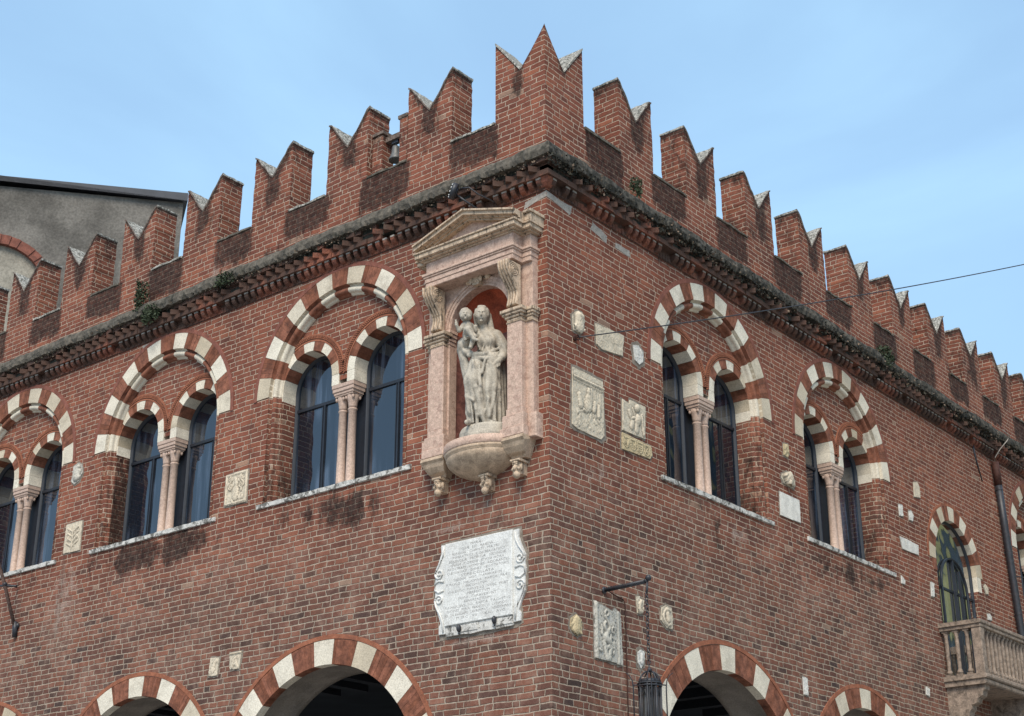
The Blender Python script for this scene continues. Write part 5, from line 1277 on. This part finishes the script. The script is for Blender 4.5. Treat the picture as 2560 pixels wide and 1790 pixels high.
relief('carved_fragment', R1, [(5.77, 8.88), (5.89, 8.87), (5.94, 8.95), (5.92, 9.08), (5.78, 9.06)], lumps(5.8, 5.9, 8.9, 9.04, 5, (.015, .03), (.01, .02), seed=31), 'yellowst', 'tiny yellowish carved stone halfway between two twin windows', 'carved stone')
relief('carved_fragment', R1, [(5.70, 8.42), (5.98, 8.40), (6.05, 8.47), (6.02, 8.58), (5.84, 8.63), (5.68, 8.56), (5.65, 8.49)], [(5.83, 8.50, 5.83, 8.54, .12, .12), (5.80, 8.45, 5.80, 8.44, .06, .14), (5.93, 8.48, 5.95, 8.5, .06, .07)]+lumps(5.72, 5.98, 8.43, 8.58, 12, (.02, .035), (.06, .12), seed=32), 'cream', 'rounded stone lion head above the blank white square slab', 'carved stone')
relief('stone_slab', R1, [(5.54, 7.89), (6.13, 7.90), (6.14, 8.25), (5.56, 8.255)], [], 'plaque', 'blank bright white square slab between two twin windows', 'stone slab', rough=.001)
FR = [([(10.33, 9.30), (10.57, 9.33), (10.57, 9.54), (10.5, 9.60), (10.36, 9.56)], 'cream', 'cream stone block highest on the wall left of the drainpipe'), ([(9.65, 8.81), (9.78, 8.82), (9.80, 9.02), (9.65, 9.0)], 'plaque', 'narrow white stone, left of two near the second twin window'),
      ([(10.03, 8.82), (10.16, 8.82), (10.2, 8.93), (10.13, 9.0), (10.03, 8.97)], 'plaque', 'jagged little white stone, right of two above the balcony window'), ([(9.64, 8.23), (10.24, 8.24), (10.27, 8.42), (9.58, 8.43)], 'plaque', 'long white rectangular slab left of the balcony window'),
      ([(9.46, 7.61), (9.58, 7.61), (9.60, 7.68), (9.48, 7.74)], 'plaque', 'tiny triangular white stone just past the end of the second sill'), ([(10.60, 7.60), (10.72, 7.61), (10.75, 7.85), (10.63, 7.85)], 'plaque', 'narrow upright white stone at the left side of the balcony window'),
      ([(12.96, 8.2), (13.03, 8.08), (13.12, 8.10), (13.16, 8.2), (13.03, 8.26)], 'cream', 'small dull white stone right of the balcony window'), ([(9.98, 5.86), (10.09, 5.84), (10.13, 5.97), (10.0, 5.99)], 'plaque', 'small white stone low on the wall below the balcony side'),
      ([(12.98, 7.60), (13.14, 7.61), (13.15, 7.68), (13.05, 7.72), (12.98, 7.70)], 'plaque', 'small white stone just above the balcony rail'), ([(5.85, 5.32), (5.97, 5.32), (5.98, 5.56), (5.85, 5.57)], 'plaque', 'small upright white stone between the two right ground arches')]
for p_, mt, lb in FR: relief('stone_fragment', R1, p_, lumps(min(a for a, b in p_), max(a for a, b in p_), min(b for a, b in p_), max(b for a, b in p_), 4, (.015, .03), (.003, .01), seed=int(p_[0][0]*10)), mt, lb, 'stone fragment', 'stone fragments set in the right wall', bed=.02)
relief('carved_fragment', R1, [(.38, 5.33), (.48, 5.29), (.56, 5.34), (.57, 5.46), (.46, 5.54), (.36, 5.48), (.34, 5.38)], [(.45, 5.38, .46, 5.45, .08, .05)]+lumps(.38, .54, 5.32, 5.5, 8, (.015, .03), (.02, .05), seed=40), 'yellowst', 'rounded yellow carved stone nearest the corner, left of the tall panel', 'carved stone')
relief('relief_panel', R1, [(.82, 5.09), (1.26, 5.09), (1.26, 5.075), (1.38, 5.08), (1.36, 5.70), (1.24, 5.74), (1.2, 5.70), (.82, 5.77)],
       [(.86, 5.1, .86, 5.74, .03, .022), (1.30, 5.1, 1.30, 5.70, .028, .022), (.86, 5.72, .86, 5.74, .04, .03)]+arc(1.06, 5.66, .035, 200, -60, .016, .035)+[(1.03, 5.62, 1.08, 5.55, .018, .035)]+arc(1.06, 5.50, .055, 120, 420, .02, .04)+[(1.08, 5.44, 1.02, 5.36, .04, .04), (1.02, 5.36, 1.10, 5.33, .05, .045)]+arc(1.19, 5.47, .035, 0, 300, .012, .03)+[(1.0, 5.30, 1.04, 5.15, .035, .03), (1.15, 5.30, 1.10, 5.14, .035, .03), (1.06, 5.13, 1.09, 5.13, .05, .035), (.95, 5.5, .97, 5.36, .014, .025), (1.19, 5.25, 1.19, 5.32, .02, .03)]+lumps(.93, 1.23, 5.14, 5.5, 12, (.012, .022), (.02, .04), seed=41),
       'sill', 'tall pale relief panel of a crest with plumes beside the hanging lantern', 'carved panel')
relief('carved_fragment', R1, [(1.735, 5.775), (1.83, 5.785), (1.88, 5.96), (1.80, 5.97), (1.79, 6.0), (1.72, 5.98)], [(1.78, 5.82, 1.78, 5.9, .035, .03), (1.80, 5.93, 1.80, 5.93, .03, .04)]+lumps(1.74, 1.85, 5.8, 5.95, 5, (.012, .02), (.02, .035), seed=42), 'cream', 'small carved figure stone behind the lantern chain', 'carved stone')
relief('carved_fragment', R1, [(2.37, 5.70), (2.50, 5.70), (2.52, 5.85), (2.50, 5.96), (2.38, 5.99), (2.28, 5.94), (2.25, 5.78)], arc(2.40, 5.84, .10, 60, 300, .022, .03)+[(2.38, 5.88, 2.40, 5.80, .04, .05), (2.38, 5.93, 2.38, 5.93, .035, .05)], 'cream', 'oval cream medallion carved with a profile, right of the lantern chain', 'carved stone')
relief('carved_fragment', R1, [(1.76, 5.10), (1.83, 5.17), (1.855, 5.30), (1.78, 5.33), (1.71, 5.29), (1.71, 5.16)], [(1.78, 5.18, 1.78, 5.26, .035, .03)], 'plaque', 'small white shield stone just above the lantern', 'carved stone', bed=.04)

# ------------------------------------------------------------------ ironwork, lantern, cable, pipe
def link(m, p, r, ax, w_=.006):
    pts = []
    for k in range(13):
        t = R_(30*k); a, b = r*.62*math.cos(t), r*math.sin(t)
        pts.append((p[0]+(a if ax else 0), p[1]+(0 if ax else a), p[2]+b))
    m.tube(pts, w_, 5)
LX, LY = 0.62, 1.04
lan = thing('hanging_lantern', (LX, LY, 4.0), 'black wrought iron lantern hanging on a chain in front of the right wall', 'lantern')
m = MB('W'); m.tube([(-.02, LY, 5.935), (.30, LY, 5.945), (.60, LY, 5.955)], .022, 8); m.tube([(.02, LY, 5.92), (.3, LY, 5.925), (.6, LY, 5.935)], .012, 6)
for k in range(22): m.tube([(.04+k*.026, LY-.024, 5.93), (.045+k*.026, LY, 5.97), (.05+k*.026, LY+.024, 5.93)], .005, 4)
m.ball((.655, LY, 5.985), .038, 12); m.ball((.62, LY, 5.955), .028, 10); m.tube([(.635, LY, 5.95), (.63, LY, 5.85), (.62, LY, 5.80)], .014, 6); m.ball((.01, LY, 5.935), (.02, .045, .045), 10)
m.build('wall_bracket', M['iron'], lan)
m = MB('W'); z = 5.79; i = 0
while z > 4.95: link(m, (LX, LY, z), .031, i % 2); z -= .047; i += 1
m.tube([(LX, LY, 4.96), (LX, LY, 4.90)], .008, 6); m.build('chain', M['iron'], lan)
m = MB('W')
m.lathe(LX, LY, [(.016, 4.93), (.022, 4.905), (.018, 4.88)], 10)
for k in range(8):
    a = R_(45*k+22); c, s_ = math.cos(a), math.sin(a)
    m.tube([(LX+.13*math.sin(R_(t))*c, LY+.13*math.sin(R_(t))*s_, 4.745+.145*math.cos(R_(t))) for t in (8, 25, 45, 65, 90)], .009, 6)
    m.tube([(LX+.13*c, LY+.13*s_, 4.745), (LX+.125*c, LY+.125*s_, 4.0)], .011, 6)
    for q in (-.16, .16):
        c2, s2 = math.cos(a+q+.39*(0)), math.sin(a+q); m.tube([(LX+.124*c2, LY+.124*s2, 4.70), (LX+.12*c2, LY+.12*s2, 4.0)], .006, 5)
    am = a+R_(22.5); m.tube([(LX+.125*math.cos(a+.25), LY+.125*math.sin(a+.25), 4.60), (LX+.128*math.cos(am), LY+.128*math.sin(am), 4.69), (LX+.125*math.cos(a+.53), LY+.125*math.sin(a+.53), 4.60)], .007, 5)
for zz in (4.745, 4.715, 4.10): m.tube([(LX+.135*math.cos(R_(20*k)), LY+.135*math.sin(R_(20*k)), zz) for k in range(19)], .011, 6)
m.lathe(LX, LY, [(.0, 4.80), (.10, 4.795), (.125, 4.755)], 16); m.lathe(LX, LY, [(.125, 4.0), (.09, 3.95), (.02, 3.88)], 12)
m.build('cage', M['iron'], lan)
for k in range(4):
    a = R_(90*k+40); c, s_ = math.cos(a), math.sin(a); m = MB('W')
    m.tube([(LX+.19*c, LY+.19*s_, 4.0), (LX+.19*c, LY+.19*s_, 4.70), (LX+.20*c, LY+.20*s_, 4.78), (LX+.235*c, LY+.235*s_, 4.84), (LX+.275*c, LY+.275*s_, 4.87)], .009, 6, taper=.5)
    m.tube([(LX+.13*c, LY+.13*s_, 4.735), (LX+.19*c, LY+.19*s_, 4.725)], .008, 5); m.build('prong', M['iron'], lan)
m = MB('W'); m.lathe(LX, LY, [(.10, 4.02), (.108, 4.3), (.11, 4.66), (.09, 4.70)], 8, sm=False); m.build('lamp_glass', M['lamp_glass'], lan)
m = MB('W'); pts = [(.05, LY+.05, 5.92), (.02, 1.31, 5.90), (.018, 1.42, 5.89), (.018, 1.46, 5.84), (.018, 1.46, 5.48), (.02, 1.455, 4.9), (.018, 1.45, 4.0)]
m.tube(pts, .008, 6); tag(m.build('electric_wire', M['rust']), 'dark electric wire running down the brick beside the lantern', 'wire')
# cable
cb_ = thing('street_cable', (0.0, .54, 9.08), 'thin dark cable stretched from a wall ring across to the sky at right', 'cable')
A_, B_ = Vector((.08, .54, 9.07)), Vector((3.2, 8.2, 12.08)); B2 = A_+(B_-A_)*1.6
# far end lies on the far side of the street, beyond the picture
m = MB('W'); pts = []
far = Vector((1.35, 13.66, 14.69)); 
for k in range(41):
    t = k/40*1.35; p = A_+(Vector((2.88, 9.10, 12.51))-A_)*t; p.z -= .12*4*(t/1.35)*(1-t/1.35); pts.append(tuple(p))
m.tube(pts, .0085, 6); m.build('cable_line', M['iron'], cb_)
m = MB('R'); m.tube([(.54, .0, 9.08), (.54, -.06, 9.08)], .014, 6); m.tube([(.54+.035*math.cos(R_(30*k)), -.055, 9.075+.035*math.sin(R_(30*k))) for k in range(13)], .009, 6); m.ball((.54, -.01, 9.08), (.04, .015, .04), 8); m.build('wall_ring', M['rust'], cb_)
# drainpipe
dp = thing('drainpipe', (0.08, 14.2, 7), 'dark cast iron drainpipe with lightning wire running down the right wall', 'drainpipe')
m = MB('R'); m.tube([(14.08, -.09, 10.86), (14.12, -.09, 10.40)], .072, 12, 1); m.tube([(14.12, -.09, 10.42), (14.17, -.09, 9.6), (14.27, -.09, 8.3), (14.33, -.09, 7.5), (14.40, -.09, 6.0), (14.45, -.09, 0.0)], .068, 12); m.build('pipe', [M['iron'], M['rust']], dp)
for z_, u_ in ((10.3, 14.125), (9.1, 14.21), (7.9, 14.30)):
    m = MB('R'); m.tube([(u_+.066*math.cos(R_(30*k)), -.09+.066*math.sin(R_(30*k)), z_) for k in range(13)], .008, 5); m.box(u_-.015, u_+.015, -.05, 0, z_-.015, z_+.015); m.build('pipe_bracket', M['iron'], dp)
m = MB('R'); m.tube([(14.1, -.32, 11.48), (14.32, -.36, 11.40), (14.2, -.34, 11.28), (14.15, -.20, 11.12), (14.05, -.12, 10.95), (14.06, -.09, 10.86)], .010, 6); m.build('lightning_wire', M['grout'], dp)
m = MB('R'); m.tube([(13.25, -.015, 11.0), (13.35, -.012, 10.7), (13.52, -.012, 10.35)], .022, 5, taper=.5); tag(m.build('dark_strip', M['iron']), 'dark sliver of metal strip under the cornice near the drainpipe top', 'metal strip')
m = MB('R'); m.tube([(14.4, -.05, 8.67), (14.9, -.06, 8.74), (15.6, -.06, 8.84), (16.6, -.06, 8.9)], .012, 5); tag(m.build('thin_cable', M['iron']), 'short thin cable crossing the wall right of the drainpipe', 'cable')
# flagpole holder at the far left
fp = thing('pole_holder', (-10.71, -.03, 6.8), 'rusty iron flagpole bracket slanting off the wall at the far left', 'pole bracket')
m = MB('L'); m.tube([(-10.70, -.03, 6.74), (-10.71, -.32, 7.43), (-10.71, -.60, 8.0), (-10.72, -.85, 8.5)], .028, 8); m.build('pole', M['pole'], fp)
m = MB('L'); m.tube([(-10.70, -.02, 6.62), (-10.70, -.05, 6.86)], .045, 8, taper=.9); m.ball((-10.70, -.02, 6.80), (.075, .04, .05), 8); m.build('socket', M['iron'], fp)
m = MB('L'); m.tube([(-10.71, -.30, 7.42), (-10.80, -.03, 7.44)], .014, 6); m.tube([(-11.0, -.30, 7.44), (-10.45, -.26, 7.36)], .018, 6); m.ball((-10.71, -.31, 7.42), .04, 8); m.build('cross_bar', M['iron'], fp)
# floodlight above the shrine
fl = thing('floodlight', (-1.1, -.35, 10.95), 'small round floodlight with bright diodes on a bracket above the shrine pediment', 'floodlight')
m = MB('L'); c = Vector((-1.22, -.41, 11.19)); ax_ = Vector((-.55, -.55, .25)).normalized()
m.tube([tuple(c-ax_*.035), tuple(c+ax_*.035)], .115, 16); m.tube([tuple(c-ax_*.05), tuple(c-ax_*.03)], .07, 12); m.build('lamp_head', M['iron'], fl)
m = MB('L'); x_ = ax_.cross(Vector((0, 0, 1))).normalized(); y_ = x_.cross(ax_)
for k in range(10):
    a = R_(36*k); q = c+ax_*.038+x_*.09*math.cos(a)+y_*.09*math.sin(a); m.ball(tuple(q), .011, 6)
m.build('diode', M['white_em'], fl)
m = MB('L'); m.tube([(-1.19, -.40, 11.14), (-1.10, -.33, 11.05), (-1.02, -.25, 10.97), (-.98, -.05, 10.93)], .013, 6); m.tube([(-.98, -.05, 10.93), (-.96, .0, 10.93)], .02, 6); m.tube([(-1.12, -.40, 11.2), (-.98, -.38, 11.18), (-.9, -.30, 11.09), (-.82, -.15, 11.04), (-.78, 0, 11.0)], .010, 6); m.build('bracket', M['iron'], fl)

# ------------------------------------------------------------------ moss and plants
def tuft(m, c, R0, n, size, seed, down=.3):
    q = random.Random(seed)
    for _ in range(n):
        a = q.uniform(0, 6.28); el_ = q.uniform(-1, 1); r = q.random()**.4
        p = Vector((c[0]+R0[0]*r*math.cos(a)*math.sqrt(1-el_*el_), c[1]-abs(R0[1]*r*math.sin(a)), c[2]+R0[2]*r*el_))
        s_ = size*q.uniform(.5, 1.3); d = Vector((q.uniform(-1, 1), q.uniform(-1, .2), q.uniform(-1, .9)-down)).normalized(); e = d.cross(Vector((q.uniform(-1, 1), q.uniform(-1, 1), q.uniform(-1, 1)))).normalized()
        w_ = s_*.42; P_ = [p, p+d*s_*.5+e*w_, p+d*s_, p+d*s_*.5-e*w_]
        m.F([m.V(*x) for x in P_])
PL = [('L', -8.05, -.12, 11.72, (.15, .16, .30), 620, 'dark green wall plant growing up from the ledge at left'), ('L', -7.72, -.20, 11.30, (.24, .09, .17), 480, 'green plant hanging below the ledge at left'),
      ('L', -5.98, -.18, 11.40, (.26, .10, .12), 380, 'broad green tuft spilling over the ledge above the middle window'), ('R', 9.35, -.16, 11.56, (.34, .10, .20), 560, 'dark green tuft on the right ledge between the second twin window and balcony'),
      ('R', 1.86, -.10, 11.74, (.14, .09, .16), 260, 'small dark tuft on the wall beside the corner merlon')]
for i, (sd, u, d, z, R0, n, lb) in enumerate(PL):
    m = MB(sd); tuft(m, (u, d, z), R0, n, .042, 50+i); o = m.build('wall_plant', M['leaf']); tag(o, lb, 'wall plant', 'plants on the cornice ledge')
# dry growth and crust along the whole underside of the ledge
m = MB('L'); q = random.Random(5)
def crust(m, side_u0, side_u1, n, q, heavy, mats=3):
    for _ in range(n):
        u = q.uniform(side_u0, side_u1); dens = .5+.5*math.sin(u*2.1+1)*math.sin(u*.7)
        if q.random() > .12+.75*dens: continue
        o = q.uniform(.10, .235); z = q.uniform(11.25 if heavy else 11.28, 11.37) if o < .215 else q.uniform(11.33, 11.45 if heavy else 11.38)
        s_ = q.uniform(.012, .045)*(1.25 if heavy else 1.0); P_ = Vector((u, -o-.004, z)); d = Vector((q.uniform(-1, 1), q.uniform(-.7, .3), q.uniform(-1.1, .5))).normalized(); e = d.cross(Vector((q.uniform(-1, 1), q.uniform(-1, 1), q.uniform(-1, 1)))).normalized()
        m.F([m.V(*x) for x in (P_, P_+d*s_*.5+e*s_*.4, P_+d*s_, P_+d*s_*.5-e*s_*.4)], q.choice((0, 1, 1, 2) if not heavy else (0, 1, 1, 1, 2)))
crust(m, -15, .2, 4200, q, False)
tag(m.build('ledge_moss', [M['moss'], M['mossd'], M['deadgrass']]), 'dark moss and dry weeds clinging under the left ledge', 'moss', kind='stuff')
m = MB('R'); crust(m, -.2, 18, 11000, q, True)
tag(m.build('ledge_moss', [M['moss'], M['mossd'], M['deadgrass']]), 'dark moss crust hanging under the right ledge', 'moss', kind='stuff')

# ------------------------------------------------------------------ surroundings
gm = MB('W'); gm.F([gm.V(-400, -400, 0), gm.V(400, -400, 0), gm.V(400, 400, 0), gm.V(-400, 400, 0)]); tag(gm.build('ground', M['paving']), 'stone paved street', None, kind='structure')
# grey plastered building behind the left parapet
C0 = Vector((10.536, -13.721, 0)); E0 = Vector((-16.488, 6.911, 19.371)); sc = 44/34.0
E1 = C0+(Vector((E0.x, E0.y, 0))-C0)*sc; ztop = 1.6+(19.371-1.6)*sc
Lf = Vector((-18.864, 3.356, 0)); L1_ = C0+(Lf-C0)*sc; ztl = 1.6+(19.160-1.6)*sc
dv = (L1_-E1); dv.z = 0; per = dv.length; dv.normalize(); nv = Vector((-dv.y, dv.x, 0))
if nv.dot(E1-C0) < 0: nv = -nv
bb = thing('grey_plaster_building', (E1.x, E1.y, 0), 'tall grey plastered building with a dark metal roof edge behind the left battlements', 'building')
def gp(t, o, z): v = E1+dv*t+nv*o; return (v.x, v.y, z)
slope = (ztl-ztop)/per
m = MB('W'); Wd = 16.0
def prism(m, t0, t1, o0, o1, za, zb0, zb1, mi=0):
    v = [m.V(*gp(t, o, z)) for (t, o, z) in ((t0, o0, za), (t1, o0, za), (t1, o1, za), (t0, o1, za), (t0, o0, zb0), (t1, o0, zb1), (t1, o1, zb1), (t0, o1, zb0))]
    for q_ in ((0, 1, 2, 3), (7, 6, 5, 4), (4, 5, 1, 0), (5, 6, 2, 1), (6, 7, 3, 2), (7, 4, 0, 3)): m.F([v[k] for k in q_], mi)
prism(m, 0, Wd, 0, 12, 0, ztop-.27, ztop-.27+slope*Wd); m.build('wall', M['plaster'], bb, recalc=True)
m = MB('W'); v0 = ztop; prism(m, -.12, Wd, -.18, 12.2, ztop-.27, ztop, ztop+slope*Wd)
for k in (4, 5, 6, 7): pass
m.build('metal_roof_edge', M['gutter'], bb, recalc=True)

m = MB('W')
ac, az_ = 5.35, 20.55
def arcpts(r, a0, a1, n): return [(ac+r*math.cos(R_(a0+(a1-a0)*k/n)), az_+r*math.sin(R_(a0+(a1-a0)*k/n))) for k in range(n+1)]
def slabpoly(m, pts, o0, o1, mi=0):
    a = [m.V(*gp(t, o0, z)) for t, z in pts]; b = [m.V(*gp(t, o1, z)) for t, z in pts]; m.F(a, mi); m.F(b[::-1], mi)
    for k in range(len(pts)): m.F([a[k], b[k], b[(k+1) % len(pts)], a[(k+1) % len(pts)]], mi)
out_, in_ = arcpts(1.80, 20, 160, 44), arcpts(1.50, 20, 160, 44)
for k in range(44):
    j = random.uniform(-.02, .02); slabpoly(m, [out_[k], out_[k+1], in_[k+1], in_[k]], -.22+j, .02)
m.build('brick_arch', M['trim'], bb, recalc=True)
m = MB('W'); slabpoly(m, arcpts(1.50, 20, 160, 30)+[(ac-1.5, 12), (ac+1.5, 12)], -.05, .02); m.build('blind_arch_infill', M['plasterl'], bb, recalc=True)
# ochre building across the street on the right, outside the picture but mirrored in the panes
ob_ = thing('ochre_building', (13, 18, 0), 'ochre rendered building with shutters mirrored in the balcony window', 'building')
m = MB('W'); m.box(13, 22, 18, 56, 0, 19); m.box(12.4, 22.5, 17.5, 56.5, 19, 19.5, 1); m.build('wall', [M['ochre'], M['gutter']], ob_)
for fl_ in range(5):
    for k in range(11):
        y0 = 20.0+k*3.3; z0 = 1.6+fl_*3.6
        m = MB('W'); m.box(12.93, 12.999, y0, y0+1.1, z0, z0+2.0); f_ = m.build('window', M['frame'], ob_)
        m = MB('W'); m.box(12.90, 12.96, y0-.62, y0-.02, z0, z0+2.0); m.box(12.90, 12.96, y0+1.12, y0+1.72, z0, z0+2.0); m.build('shutters', M['shutter'], f_)
